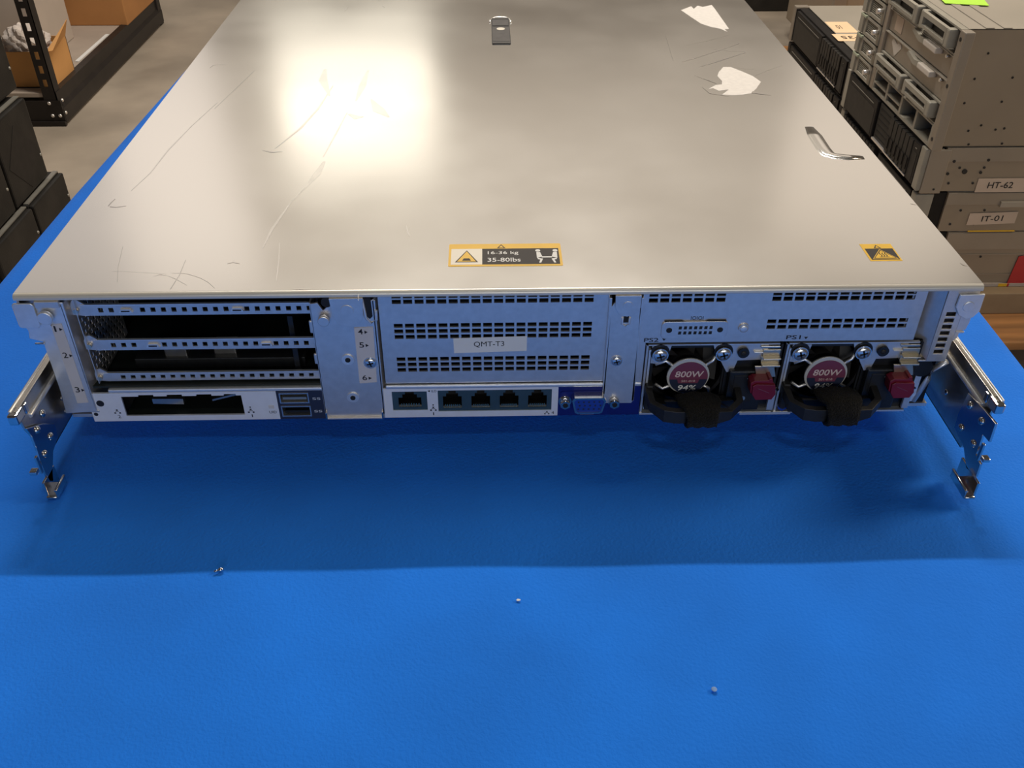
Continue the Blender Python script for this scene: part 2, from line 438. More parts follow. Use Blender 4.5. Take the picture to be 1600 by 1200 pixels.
# embossed L-shaped ridge
b.tube([(196.7, 193, 80), (196.2, 180, 80), (195.6, 160, 80), (196.2, 152, 80), (199.5, 148.6, 80), (206, 147, 80), (214, 146.3, 80)], [2.6, 3.6, 3.6, 3.6, 3.5, 3.3, 2.4], 'lid', seg=14, flat=0.22)
b.tube([(196.7, 194.5, 79.7), (196.2, 180, 79.7), (195.4, 160, 79.7), (196.0, 151, 79.7), (199.5, 147.6, 79.7), (206, 146.4, 79.7), (215.5, 145.8, 79.7)], [3.5, 5.0, 5.0, 5.0, 4.8, 4.6, 3.4], 'lid', seg=14, flat=0.14)
zt = 80.03
for kz, (pts, w, m) in enumerate((
    ([(-92.5,307.0),(-93.2,273.3),(-94.5,244.6)], [1.2, 5, 1.0], 'smear'),
    ([(-97.8,224.7),(-100.3,192.0),(-103.7,152.5)], [0.6, 1.2, 0.6], 'smear'),
    ([(-102.1,146.0),(-104.0,128.2),(-107.6,111.3)], [1.5, 4.2, 1.2], 'smear'),
    ([(-107.2,113.0),(-112.7,93.0),(-117.3,61.3),(-118.3,41.1)], [1.0, 0.9, 1.6, 0.5], 'smear'),
    ([(-110.8,46.2),(-108.3,30.0),(-105.8,8.7)], [0.3, 0.5, 0.3], 'smear'),
    ([(-123.8,310.2),(-122.0,286.9),(-113.3,254.6)], [2, 6, 1], 'smear'),
    ([(-84.6,248.1),(-77.7,227.9),(-70.0,215.3)], [1, 8, 1], 'smear'),
    ([(-96.5,221.3),(-90.4,214.5),(-86.5,216.6)], [2, 6, 1], 'smear'),
    ([(-113.7,274.9),(-117.7,230.8),(-123.8,197.6),(-134.1,165.4)], [0.6, 1.4, 1.6, 0.5], 'smear'),
    ([(-186.1,243.6),(-192.9,203.0),(-197.5,163.5),(-198.7,131.6),(-202.5,108.1)], [0.3, 0.6, 0.9, 0.6, 0.3], 'smear'),
    ([(-174.1,308.1),(-178.5,278.4),(-185.5,231.8)], [0.3, 0.5, 0.3], 'smear'),
    ([(-207.8,88.5),(-204.5,87.7),(-199.5,89.2)], [0.8, 0.6, 0.4], 'scuff'),
    ([(-209.0,89.3),(-208.8,93.9),(-208.0,97.8)], [0.4, 0.7, 0.3], 'scuff'),
    ([(-207.6,314.2),(-206.6,319.9),(-201.3,321.3),(-197.6,321.3)], [0.5, 0.5, 0.4, 0.3], 'scuff'),
    ([(-141.2,162.6),(-135.0,159.6),(-129.1,160.5)], [0.3, 1.4, 0.3], 'scuff'),
    ([(-49.1,64.3),(-48.1,58.7),(-46.6,51.7)], [0.2, 0.4, 0.2], 'scuff'),
    ([(-156.5,17.4),(-152.9,17.3),(-149.1,16.7),(-145.4,14.8),(-141.5,12.4),(-137.4,8.8),(-133.2,3.5)], [0.15, 0.2, 0.25, 0.25, 0.2, 0.2, 0.15], 'scuff'),
    ([(-153.2,2.8),(-152.4,15.5),(-153.1,30.2)], [0.3, 0.35, 0.2], 'smear'),
    ([(-164.1,14.6),(-161.6,16.3),(-157.6,15.0),(-153.0,12.0),(-146.4,6.1)], [0.15, 0.4, 0.15, 0.4, 0.15], 'smear'),
    ([(-179.6,10.2),(-183.4,23.4),(-187.5,44.3)], [0.15, 0.2, 0.15], 'smear'),
    ([(-185.0,19.7),(-180.5,19.7),(-158.7,16.8)], [0.15, 0.15, 0.15], 'smear'),
    ([(-97.8,1.7),(-93.4,1.6),(-89.0,1.5)], [0.2, 0.5, 0.2], 'scuff'),
    ([(-132.3,26.1),(-129.6,27.9),(-126.2,25.9)], [0.3, 1.8, 0.3], 'smear'),
    ([(148.5,310.7),(167.0,325.1),(190.6,344.5)], [0.4, 1.0, 0.7], 'scuff'),
    ([(137.8,322.5),(151.7,332.8),(169.3,347.9),(190.7,366.8)], [0.4, 0.6, 0.5, 0.8], 'scuff'),
    ([(167.7,352.6),(179.1,347.8),(190.4,347.6)], [0.3, 0.5, 0.6], 'scuff'),
    ([(148.2,362.5),(166.9,373.7),(189.2,390.3)], [0.2, 0.4, 0.2], 'smear'),
    ([(175.2,257.8),(180.3,255.2),(186.9,251.4)], [4.0, 3.2, 0.4], 'smear'),
    ([(173.9,310.4),(181.8,306.0),(189.8,305.9)], [0.3, 0.5, 0.3], 'smear'),
    ([(141.9,292.6),(151.8,280.2),(154.4,274.9)], [0.3, 2.0, 0.4], 'smear'),
    ([(142.6,269.8),(146.1,255.7),(157.9,249.3)], [0.3, 1.6, 0.4], 'smear'),
    ([(136.5,389.2),(134.3,356.2),(132.1,325.5)], [0.2, 0.5, 0.2], 'smear'),
    ([(185.5,291.9),(197.5,302.9),(210.7,314.2)], [0.2, 0.4, 0.2], 'smear'),
    ([(220.4,84.7),(221.5,83.9),(223.3,83.1)], [0.3, 1.0, 0.3], 'smear'),
    ([(220.6,20.0),(221.4,18.1),(223.0,16.8)], [0.2, 0.8, 0.2], 'smear'),
    ([(-127.9,462.1),(-126.7,466.1),(-126.5,474.1)], [0.2, 0.6, 0.2], 'scuff'),
    ([(-97.2,473.8),(-96.3,475.8),(-93.7,471.7)], [0.2, 0.9, 0.2], 'scuff'),
    ([(-65.9,-9.0),(-66.4,-4.5),(-66.2,-3.4)], [0.1, 0.2, 0.1], 'smear'),
)):
    b.strip(pts, w, zt + kz*0.004, m)
LID = b.build('lid', SV, bevel=0)

# lid latch
b = MB()
(ax, ay) = (5.0, 366.5)
b.prism(rrect(-3.2, 13.2, 390, 440, 3.5), 79.9, 80.2, 'lid', plane='xy')
b.prism(rrect(-2.4, 12.4, 366.5, 438, 1.6), 80.0, 80.3, 'blackp', plane='xy')
b.box(-2.0, 12.0, 367.2, 412, 80.2, 80.9, 'latch', 0.3)
b.box(-1.6, 11.6, 414.5, 431, 80.2, 80.8, 'latch', 0.3)
b.prism([(5 + 3.4*math.cos(a*PI/8), 405 + 3.6*math.sin(a*PI/8)) for a in range(16)], 80.9, 81.0, 'cream', plane='xy')
b.box(-1.4, 11.4, 371, 372.2, 80.85, 80.95, 'blackp')
b.tube([(-3.6, 424, 80.0), (-3.4, 434, 80.0), (-1.5, 439.5, 80.0), (2, 441.5, 80.0), (5, 442, 80.0), (8, 441.5, 80.0), (11.5, 439.5, 80.0), (13.4, 434, 80.0), (13.6, 422, 80.0)], [0.4, 0.9, 1, 1, 1, 1, 1, 0.9, 0.4], 'lid', seg=10, flat=0.6)
LT = b.build('lid_latch', LID); LT['label'] = 'dark grey lid latch with a pale oval mark'

# weight label on lid
(lx0, ly1) = (-26.4,43.3); (lx1, ly0) = (29.0,21.1)
b = MB()
b.prism(rrect(lx0, lx1-0.3, ly0, ly1, 0.8), 80.02, 80.12, 'yellow', plane='xy')
xa = lx0 + 1.2; xb = lx1 - 1.6; xm = lx0 + 16.3; ya = ly0 + 1.6; yb = ly1 - 5.0
b.face([(xa, ya, 80.16), (xm, ya, 80.16), (xm, yb, 80.16), (xa, yb, 80.16)], 'cream')
b.face([(xm, ya, 80.16), (xb, ya, 80.16), (xb, yb, 80.16), (xm, yb, 80.16)], 'greyl')
cx = (xa+xm)/2
b.prism([(cx-5.6, ya+2.3), (cx+5.6, ya+2.3), (cx, yb-1.6)], 80.17, 80.19, 'greyl', plane='xy')
b.prism([(cx-4.6, ya+2.9), (cx+4.6, ya+2.9), (cx, yb-2.6)], 80.2, 80.22, 'yellow', plane='xy')
b.prism([(cx-2.2, ya+3.7), (cx+2.2, ya+3.7), (cx+1.3, ya+6.0), (cx-1.3, ya+6.0)], 80.23, 80.25, 'greyl', plane='xy')
mx = (lx0+lx1)/2 - 2
b.prism([(mx-2.1, yb+0.5), (mx+2.1, yb+0.5), (mx, ly1-0.7)], 80.14, 80.16, 'greyl', plane='xy')
b.prism([(mx-1.2, yb+1.0), (mx+1.2, yb+1.0), (mx, ly1-1.7)], 80.17, 80.18, 'yellow', plane='xy')
ym = (ya+yb)/2
b.text('16-36 kg', (xm+10.2, ym+3.2, 80.2), X, Y, 15.0, 4.0, 'whitet', bold=0.008)
b.text('35-80lbs', (xm+10.6, ym-3.4, 80.2), X, Y, 16.0, 3.9, 'whitet', bold=0.008)
px0 = xb - 11.3
for s_, q in ((1, px0+1.6), (-1, xb-2.2)):
    b.prism(circ(q - s_*0.5, yb-2.3, 1.25, 12), 80.18, 80.2, 'whitet', plane='xy')
    b.prism([(q-s_*1.3, yb-3.8), (q+s_*0.6, yb-4.0), (q+s_*1.4, ym-0.3), (q+s_*0.9, ym-1.0), (q-s_*1.2, ym-2.0)][::s_], 80.18, 80.2, 'whitet', plane='xy')
    b.prism([(q-s_*0.9, ym-1.9), (q+s_*1.7, ym-2.6), (q+s_*0.6, ya+1.2), (q-s_*0.4, ya+1.2), (q+s_*0.3, ym-3.6), (q-s_*0.9, ym-3.2)][::s_], 80.18, 80.2, 'whitet', plane='xy')
b.box(px0+2.7, xb-3.5, ym-1.6, ym-0.4, 80.18, 80.2, 'whitet')
b.build('weight_label', LID)['label'] = 'yellow and grey lifting weight label'

b = MB()
hx0, hx1, hy0, hy1 = 177.9, 193.6, 22.6, 39.7
b.box(hx0, hx1, hy0, hy1, 80.02, 80.1, 'yellow')
b.face([(hx0+1.1, hy0+1.2, 80.14), (hx1-0.7, hy0+1.2, 80.14), (hx1-0.7, hy1-4.8, 80.14), (hx0+1.1, hy1-4.8, 80.14)], 'greyl')
cx = (hx0+hx1)/2 + 0.3; ya = hy0+2.2; yb = hy1-6.2
b.prism([(cx-6.4, ya-0.3), (cx+6.4, ya-0.3), (cx, yb+0.7)], 80.15, 80.17, 'yellow', plane='xy')
b.prism([(cx-5.7, ya+0.15), (cx+5.7, ya+0.15), (cx, yb)], 80.18, 80.2, 'greyl', plane='xy')
b.prism([(cx-5.0, ya+0.6), (cx+5.0, ya+0.6), (cx, yb-0.9)], 80.21, 80.23, 'yellow', plane='xy')
for q in (-1.3, 0, 1.3):
    b.strip([(cx+q, ya+2.0), (cx+q+0.5, ya+3.2), (cx+q-0.3, ya+4.6), (cx+q+0.3, ya+5.8)], 0.5, 80.25, 'greyl')
b.strip([(cx-2.4, ya+1.5), (cx+2.4, ya+1.5)], 0.5, 80.25, 'greyl')
b.prism([(cx-2.3, hy1-4.5), (cx+1.5, hy1-4.5), (cx-0.4, hy1-1.0)], 80.12, 80.14, 'greyl', plane='xy')
b.prism([(cx-1.4, hy1-4.1), (cx+0.6, hy1-4.1), (cx-0.4, hy1-2.0)], 80.15, 80.17, 'yellow', plane='xy')
b.build('heat_warning_label', LID)['label'] = 'small yellow and grey hot surface label'

for poly in ([(161.2,460.9),(172.2,472.8),(173.0,464.7),(178.2,474.8),(181.9,470.7),(191.0,476.7),(191.3,464.5),(191.0,406.0),(187.0,404.3),(188.1,397.2),(183.7,406.1),(176.9,411.5),(170.8,420.7),(166.2,439.4)],
             [(158.1,291.0),(160.7,299.2),(166.3,310.5),(172.0,310.4),(178.2,300.4),(183.4,290.6),(186.4,278.4),(180.1,265.4),(174.2,255.3),(167.5,252.9),(160.6,251.8),(153.5,253.1),(160.4,263.1),(152.8,260.7),(149.9,265.9),(146.5,264.6),(153.0,272.3),(157.7,273.5),(159.1,280.1)]):
    b = MB(); b.prism(poly, 80.02, 80.12, 'paper_old', plane='xy'); b.build('torn_label', LID)['label'] = 'torn white sticker remnant'

# chassis body: sides, floor pan, front cap
b = MB()
b.box(-219.5, -218, 14, 700, 5, 77.8, 'galv')
b.box(218, 219.5, 14, 700, 5, 77.8, 'galv')
b.box(-219.5, 219.5, 6, 700, 3.2, 5.2, 'galv')
b.box(-219.5, 219.5, 690, 702, 0.4, 77.5, 'bezel')
b.box(-218, 218, 170, 172, 5.2, 77, 'darkcav')
for fx in (-180, 180):
    for fy in (60, 640):
        b.cyl((fx, fy, -4.4), Z, 9, 15.2, 'blackp')
b.build('chassis', SV)

# expansion bay interior (left)
b = MB()
b.box(-204, -202.8, 14, 150, 26, 77, 'darkcav'); b.box(-90, -89, 14, 150, 26, 77, 'darkcav')
b.box(-204, -89, 150, 151, 24, 77, 'darkcav'); b.box(-204, -89, 2, 150, 24.5, 25.6, 'pcb')
BAY = b.build('expansion_bay', SV)
b = MB()
hl = [(4+i*4.2+(1.8 if j % 2 else 0), 6.2+i*4.2+(1.8 if j % 2 else 0), 28+j*3.3, 30+j*3.3) for i in range(10) for j in range(14)]
b.panel(3, 48, 26.5, 76, -199.5, -199.1, [(h[0], h[1], h[2], h[3]) for h in hl], 'galv', plane='yz')
b.build('perforated_guard', BAY)
for (x0, x1, y0, y1, z0, z1, m, nm) in ((-170, -159, 18, 26, 31.5, 37.5, 'railm', 'slot_connector'), (-146, -135, 20, 28, 31.5, 37.0, 'railm', 'slot_connector'), (-185, -100, 16, 32, 26, 31.8, 'blackp', 'slot_connector')):
    b = MB(); b.box(x0, x1, y0, y1, z0, z1, m, 0.5); b.build(nm, BAY)
b = MB(); b.box(-104, -101.5, 10, 60, 27, 60, 'blackp'); b.cyl((-100, 40, 48), NY, 1.0, 14, 'railm'); b.build('riser_card', BAY)

# slot bars
def slot_bar(z0, z1, xL, xR, gaps, n):
    b = MB(); y0, y1 = 4.5, 5.5
    zc = (z0+z1)/2; hh = (z1-z0)*0.17
    holes = []
    for k in range(n):
        x = xL + 9 + k*4.85
        if any(g0 < x < g1 for g0, g1 in gaps): continue
        if x > xR - 2: break
        holes.append((x-1.15, x+1.15, zc-hh-0.2, zc+hh+0.2))
    b.panel(xL, xR, z0, z1, y0, y1, holes, 'galv')
    b.box(xL, xR, y0-0.1, y1+0.3, z1-0.5, z1+0.05, 'galv_light')
    for g0, g1 in gaps:
        m_ = (g0+g1)/2
        b.prism([(m_-3.2, zc-0.9), (m_+3.2, zc-0.9), (m_+2.2, zc+0.9), (m_-2.2, zc+0.9)], y0-1.2, y0+0.1, 'galv_light')
        b.box(m_-2.0, m_+2.0, y0-1.3, y0-1.1, zc-0.4, zc+0.3, 'darkcav')
    # end tab
    b.prism([(xL-4.5, z0+0.5), (xL+2, z0-0.3), (xL+2, z1+0.2), (xL-1, z1+2.6), (xL-3.5, z1+2.0), (xL-4.5, z1-0.5)], y0+0.2, y0+1.2, 'galv')
    b.cyl((xL-2.2, y0-0.6, zc), NY, 1.2, 1.6, 'brass')
    return b.build('slot_bar', SV)
slot_bar(65.0, 71.0, -197.5, -89.0, [(-181, -172.5), (-129, -121)], 30)
slot_bar(45.3, 51.2, -196.5, -90.0, [(-173.5, -163.5), (-119, -110)], 30)
slot_bar(26.8, 31.6, -196.5, -91.0, [], 30)

# left mounting bracket with its slot label
b = MB()
poly = [(-213.1,76.2), (-202.3,75.4), (-203.3,11.8), (-218.7,10.8), (-217.6,24.8), (-217.3,54.0), (-223.0,55.9), (-222.3,60.2), (-223.5,63.1), (-221.0,72.9)]
b.prism(poly, -0.6, 0.6, 'galv_light')
b.hexa(((-203.8,-0.6,12.5),(-203.0,-0.6,12.5),(-200.5,14,12.5),(-201.5,14,12.5),(-203.8,-0.6,74.5),(-203.0,-0.6,74.5),(-200.5,14,76),(-201.5,14,76)), 'galv')
b.box(-219.5, -202, -0.4, 14, 11.2, 12.4, 'galv')
b.box(-214.5, -203.5, -2.2, 0.2, 73.5, 76.9, 'galv')
b.box(-210.5, -209.5, -2.0, -0.5, 63.6, 64.1, 'chrome')
b.box(-221, -216.5, -1.6, -0.6, 53.0, 53.8, 'chrome')
LBR = b.build('side_bracket', SV, bevel=0.0003)
b = MB()
b.prism([(-210.9,63.8), (-205.8,64.1), (-205.8,17.7), (-211.2,17.4)], -0.85, -0.62, 'slotlab')
for s_, q in (('1', (-209.5,61.4)), ('2', (-209.0,46.4)), ('3', (-208.9,25.8))):
    b.text(s_, (q[0], -0.95, q[1]), X, Z, 2.2 if s_ != '1' else 0.9, 3.2, 'ink', bold=0.008)
    b.prism([(q[0]+1.9, q[1]-1.2), (q[0]+1.9, q[1]+0.6), (q[0]+3.4, q[1]-0.3)], -0.97, -0.93, 'ink')
b.build('slot_label', LBR)
b = MB(); b.cyl((-211.0, -3.0, 68.9), NY, 3.4, 2.2, 'galv_light', 24); b.cyl((-211.0, -1.4, 68.9), NY, 1.6, 2.6, 'galv'); b.build('rivet_pin', LBR, bevel=0.0003)
b = MB(); b.prism(rrect(-225.0, -215.2, 62.6, 75.9, 1.6), -2.0, -0.9, 'galv_light'); b.build('corner_plate', LBR, bevel=0.0003)

# centre-left bracket
b = MB()
poly = [(-89.9,73.4), (-86.3,74.0), (-84.1,69.8), (-79.1,74.6), (-59.7,75.1), (-60.1,9.4), (-61.0,5.2), (-89.8,5.3), (-90.1,10.7)]
b.prism(poly, -0.8, 0.4, 'galv')
b.hexa(((-61.0,-0.8,8),(-60.4,-0.8,8),(-57.6,8,8),(-58.4,8,8),(-61.0,-0.8,75.5),(-60.4,-0.8,75.5),(-57.6,8,76),(-58.4,8,76)), 'galv')
b.hexa(((-90.2,-0.8,8),(-89.6,-0.8,8),(-89.6,10,8),(-90.2,10,8),(-90.2,-0.8,74),(-89.6,-0.8,74),(-89.6,10,74),(-90.2,10,74)), 'galv')
b.prism(circ(-82.0, 74.4, 2.6, 18), -1.2, -0.75, 'darkcav')
b.prism([(-80.5, 77), (-65.0, 77), (-65.8, 66.5), (-68.5, 62.8), (-73, 61.6), (-77.5, 63.2), (-79.8, 67)], -2.2, -0.8, 'galv')
b.cyl((-72.8, -2.2, 70.5), NY, 3.0, 0.5, 'galv')
ku = [(-66.5, 76), (-65.6, 65.5), (-63.4, 62.8), (-60.8, 64.5), (-60.6, 70)]
b.tube([(q[0]+1.0, -0.9, q[1]) for q in ku], 0.7, 'galv_light', seg=8)
b.prism([(-65.4, 76.5), (-64.4, 66.5), (-62.8, 65.0), (-61.4, 66.5), (-61.6, 76.5)], -0.95, -0.82, 'darkcav')
for q in ((-75.2,64.8), (-75.4,42.0), (-75.2,19.0)):
    b.cyl((q[0], -1.0, q[1]), NY, 3.0, 0.8, 'galv_light', 24)
    b.cyl((q[0], -1.5, q[1]), NY, 1.3, 0.5, 'darkcav', 16)
b.box(-89.6, -61, -2.2, -0.8, 6.0, 6.8, 'galv')
b.box(-89.8, -88.9, -2.4, -0.8, 6.2, 10.5, 'chrome'); b.box(-61.7, -60.8, -2.4, -0.8, 6.2, 10.5, 'chrome')
CBR = b.build('riser_bracket', SV, bevel=0.0002)
b = MB()
b.prism([(-70.7,60.3), (-61.7,60.6), (-62.6,28.3), (-71.1,27.6)], -1.05, -0.82, 'slotlab')
for s_, q in (('4', (-67.9,58.1)), ('5', (-68.0,50.5)), ('6', (-68.3,31.1))):
    b.text(s_, (q[0], -1.15, q[1]), X, Z, 2.3, 3.0, 'ink', bold=0.008)
    b.prism([(q[0]+1.9, q[1]-1.2), (q[0]+1.9, q[1]+0.6), (q[0]+3.4, q[1]-0.3)], -1.17, -1.13, 'ink')
b.build('slot_label', CBR)
def screw(c, r, parent, m='screwm', cross=True, axis=NY):
    b = MB(); b.dome((c[0], c[1], c[2]), axis, r, r*0.36, m, 24)
    b.cyl((c[0], c[1]+0.2, c[2]), axis, r*1.12, 0.6, m, 24)
    if cross:
        for a in (0.3, 0.3+PI/2):
            u = Vector((math.cos(a), 0, math.sin(a)))*r*0.55; w = Vector((-math.sin(a), 0, math.cos(a)))*r*0.13
            C_ = Vector(c) + Vector((0, -r*0.34, 0))
            b.hexa([tuple(C_-u-w+Vector((0,.25,0))), tuple(C_+u-w+Vector((0,.25,0))), tuple(C_+u+w+Vector((0,.25,0))), tuple(C_-u+w+Vector((0,.25,0))),
                    tuple(C_-u-w-Vector((0,.12,0))), tuple(C_+u-w-Vector((0,.12,0))), tuple(C_+u+w-Vector((0,.12,0))), tuple(C_-u+w-Vector((0,.12,0)))], 'darkcav')
    return b.build('screw', parent)
q = (-64.8,40.0); screw((q[0], -1.2, q[1]), 2.9, CBR)
b = MB(); q = (-84.0,65.6); b.cyl((q[0], -3.0, q[1]), NY, 2.7, 2.0, 'galv', 24); b.cyl((q[0], -1.4, q[1]+0.8), NY, 1.4, 2.4, 'chrome'); b.build('rivet_pin', CBR, bevel=0.0003)
b = MB(); b.box(-92.0, -90.2, 1.0, 2.4, 56.0, 63.0, 'galv', 0.6); b.build('spring_tab', CBR)
b = MB(); b.box(-92.0, -90.2, 1.0, 2.4, 38.0, 44.0, 'galv', 0.6); b.build('spring_tab', CBR)

# centre blank panel
def rows(x0, pitch, n, w, zs, h):
    return [(x0+i*pitch, x0+i*pitch+w, z, z+h) for i in range(n) for z in zs]
b = MB()
hl = rows(-52.2, 5.28, 18, 4.2, (74.9, 71.9), 2.3) + rows(-52.2, 5.28, 18, 4.2, (58.7, 55.5, 52.3), 2.2) + rows(-52.2, 5.28, 18, 4.15, (39.3, 36.1, 32.9), 2.2)
b.panel(-58.6, 49.2, 25.8, 77.4, 1.0, 2.2, hl, 'galv')
b.box(-58.6, 49.2, 1.0, 9, 25.4, 25.8, 'darkcav')
b.box(-58.6, 49.2, 45, 46, 25.4, 77, 'darkcav'); b.box(-59, -58.6, 2, 46, 25.4, 77, 'darkcav'); b.box(49.2, 49.6, 2, 46, 25.4, 77, 'darkcav')
BP = b.build('blank_panel', SV)
b = MB()
q0, q1 = (-24.4,52.7), (10.9,44.4)
b.hexa(((q0[0]+0.2,0.75,q0[1]-8.9),(q1[0],0.75,q1[1]+0.3),(q1[0],0.98,q1[1]+0.3),(q0[0]+0.2,0.98,q0[1]-8.9),(q0[0],0.75,q0[1]-0.3),(q1[0],0.75,q1[1]+8.8),(q1[0],0.98,q1[1]+8.8),(q0[0],0.98,q0[1]-0.3)), 'paper')
qc = (-7.3,48.8)
b.text('QMT-T3', (qc[0], 0.68, qc[1]), (1,0,0.015), (0,0,1), 14.6, 3.4, 'ink')
b.build('asset_label', BP)['label'] = 'white asset sticker reading QMT-T3'

# centre post
b = MB()
b.prism([(50.1,70.3), (52.8,74.4), (63.5,74.3), (65.1,15.5), (64.0,13.1), (51.0,13.3), (49.3,15.8)], -0.9, 0.4, 'galv')
b.box(49.0, 50.2, -0.9, 6, 14.5, 75, 'galv'); b.box(64.0, 65.0, -0.9, 4, 14.5, 75, 'galv')
b.prism([(51.5, 77), (63.6, 77), (63.6, 70.5), (61.5, 66.8), (57.6, 65.6), (53.8, 66.8), (51.8, 70.5)], -2.2, -0.8, 'galv')
b.cyl((57.6, -2.2, 71.5), NY, 2.4, 0.4, 'galv')
b.tube([(55.8, -1.0, 64.5), (55.7, -1.0, 60.8), (57.4, -1.0, 59.8), (59.1, -1.0, 60.8), (59.2, -1.0, 64.5)], 0.6, 'galv_light', seg=8)
b.prism([(56.2, 65), (56.2, 61.5), (58.8, 61.5), (58.8, 65)], -1.0, -0.85, 'darkcav')
POST = b.build('centre_post', SV, bevel=0.0003)
q = (54.7,39.4); screw((q[0], -1.3, q[1]), 2.6, POST)

# right vent panel
b = MB()
hl = rows(67.6, 5.28, 7, 4.2, (74.9, 71.7), 2.3) + rows(125.6, 5.28, 13, 4.2, (74.9, 71.9), 2.4) + rows(125.4, 5.28, 13, 4.2, (59.4, 56.2), 2.2)
b.panel(64.9, 198.6, 49.0, 77.4, 0.2, 1.2, hl, 'galv')
b.box(64.9, 198.6, 25, 26, 47, 77, 'darkcav'); b.box(64.9, 68.2, 0.2, 1.2, 23.3, 49.0, 'galv')
b.text('PS2', (70.8, 0.12, 50.6), X, Z, 7.0, 2.3, 'ink', bold=0.008)
b.text('PS1', (139.6, 0.12, 51.3), X, Z, 7.0, 2.3, 'ink', bold=0.008)
for q in (76.0, 144.8): b.prism([(q, 51.4), (q+1.8, 51.4), (q+0.9, 50.1)], 0.05, 0.15, 'ink')
b.text('IOIOI', (91.5, 0.12, 62.9), X, Z, 6.0, 2.0, 'ink')
VP = b.build('vent_panel', SV)
q = (114.5,56.9)
b = MB(); b.cyl((q[0], -0.2, q[1]), NY, 2.6, 0.8, 'galv', 24); b.dome((q[0], -0.6, q[1]), NY, 2.1, 0.6, 'galv_light'); b.build('rivet', VP)
b = MB()
b.prism(rrect(75.0, 106.6, 51.8, 61.4, 2.2), -0.8, 0.2, 'galv')
for j, zz in enumerate((57.2, 54.3)):
    for i in range(7):
        x = 83.0 + i*2.45
        b.prism([(x, zz), (x+1.5, zz), (x+1.6, zz+1.7), (x+0.2, zz+1.7)], -0.95, -0.75, 'darkcav')
for x in (78.6, 103.0):
    b.prism(circ(x, 56.7, 1.45, 16), -0.95, -0.75, 'darkcav')
b.tube([(76, -0.3, 61.6), (84, -0.3, 61.7), (85.5, -0.3, 61.2), (95.5, -0.3, 61.2), (97, -0.3, 61.8), (105.5, -0.3, 61.7)], 0.35, 'darkcav', seg=6)
b.build('serial_port_cover', VP, bevel=0.0004)

# right bracket
b = MB()
b.hexa(((197.0,10,36.5),(198.4,10,36.5),(198.4,11,36.5),(197.0,11,36.5),(197.0,10,77),(198.4,10,77),(198.4,11,77),(197.0,11,77)), 'galv')
b.hexa(((198.6,9,46),(199.2,9,46),(208.5,0,37),(207.8,0,37),(198.6,9,77),(199.2,9,77),(209.2,0,77),(208.4,0,77)), 'galv')
b.panel(208.0, 217.6, 36.5, 77, -0.5, 0.5, [(210.3, 214.9, 41.0+i*3.62, 43.3+i*3.62) for i in range(7)], 'galv')
b.box(207.6, 218.6, 2.4, 2.8, 37, 77, 'darkcav')
b.prism([(217.6, 48), (219.6, 50.5), (219.6, 54), (222.2, 55), (222.8, 59), (222.8, 77), (217.6, 77)], -0.5, 0.5, 'galv')
b.box(217.5, 221.5, -1.2, -0.3, 53.4, 54.4, 'galv')
b.box(198.4, 216.5, 0, 9, 36.0, 36.9, 'galv')
RBR = b.build('side_bracket', SV, bevel=0.0002)
b = MB(); b.prism([(213.2, 75.4), (224.8, 75.6), (225.0, 66.5), (222.6, 62.8), (219.6, 62.0), (215.5, 64.2), (213.0, 68.5)], -2.0, -0.9, 'galv_light'); b.cyl((218.8, -2.1, 69.0), NY, 2.8, 0.5, 'galv_light', 24); b.build('corner_plate', RBR, bevel=0.0003)

# input/output panel
b = MB()
fl = [(-189.5, -130.5, 8.2, 20.4), (-181, -173.5, 20.3, 21.3), (-167, -159.5, 20.3, 21.3), (-152.5, -145, 20.3, 21.3), (-139, -133, 20.3, 21.3)]
usb = [(-111.8, -97.2, 15.4, 21.7), (-111.8, -97.0, 7.0, 13.6)]
b.panel(-206.2, -113.2, 5.0, 22.6, 0.0, 1.0, fl, 'silvlab')
b.panel(-113.2, -90.0, 5.0, 22.6, 0.0, 1.0, usb, 'navyb')
rj = [(-56.0, -38.6, 9.6, 21.4), (-33.2, 23.8, 8.6, 21.8)]
b.panel(-60.4, 27.0, 5.0, 23.2, 0.0, 1.0, rj, 'silvlab')
b.box(27.0, 68.4, 0.0, 1.0, 5.0, 23.2, 'navy')
b.box(-90.0, -60.4, 0.0, 1.0, 5.0, 22.6, 'galv')
b.box(-195, -90, 0.0, 4.5, 22.6, 24.6, 'galv_light', 0.6)
b.box(-58.8, 68.4, -0.2, 6, 23.0, 25.2, 'galv_light', 0.7)
b.box(-190, -130, 22, 23, 6, 22, 'darkcav'); b.box(-190, -130, 1, 22, 6.5, 8.1, 'pcb')
b.hexa(((-176,3,13.5),(-162,6,10.5),(-162,9,10.5),(-176,6,13.5),(-176,3,16.5),(-162,6,14),(-162,9,14),(-176,6,16.5)), 'railm')
b.hexa(((-147,5,13.2),(-134,7,15.4),(-134,8,15.4),(-147,6,13.2),(-147,5,14.2),(-134,7,16.6),(-134,8,16.6),(-147,6,14.2)), 'railm')
b.prism(circ(-200.6, 16.4, 1.9, 18), -0.08, -0.02, 'ink')
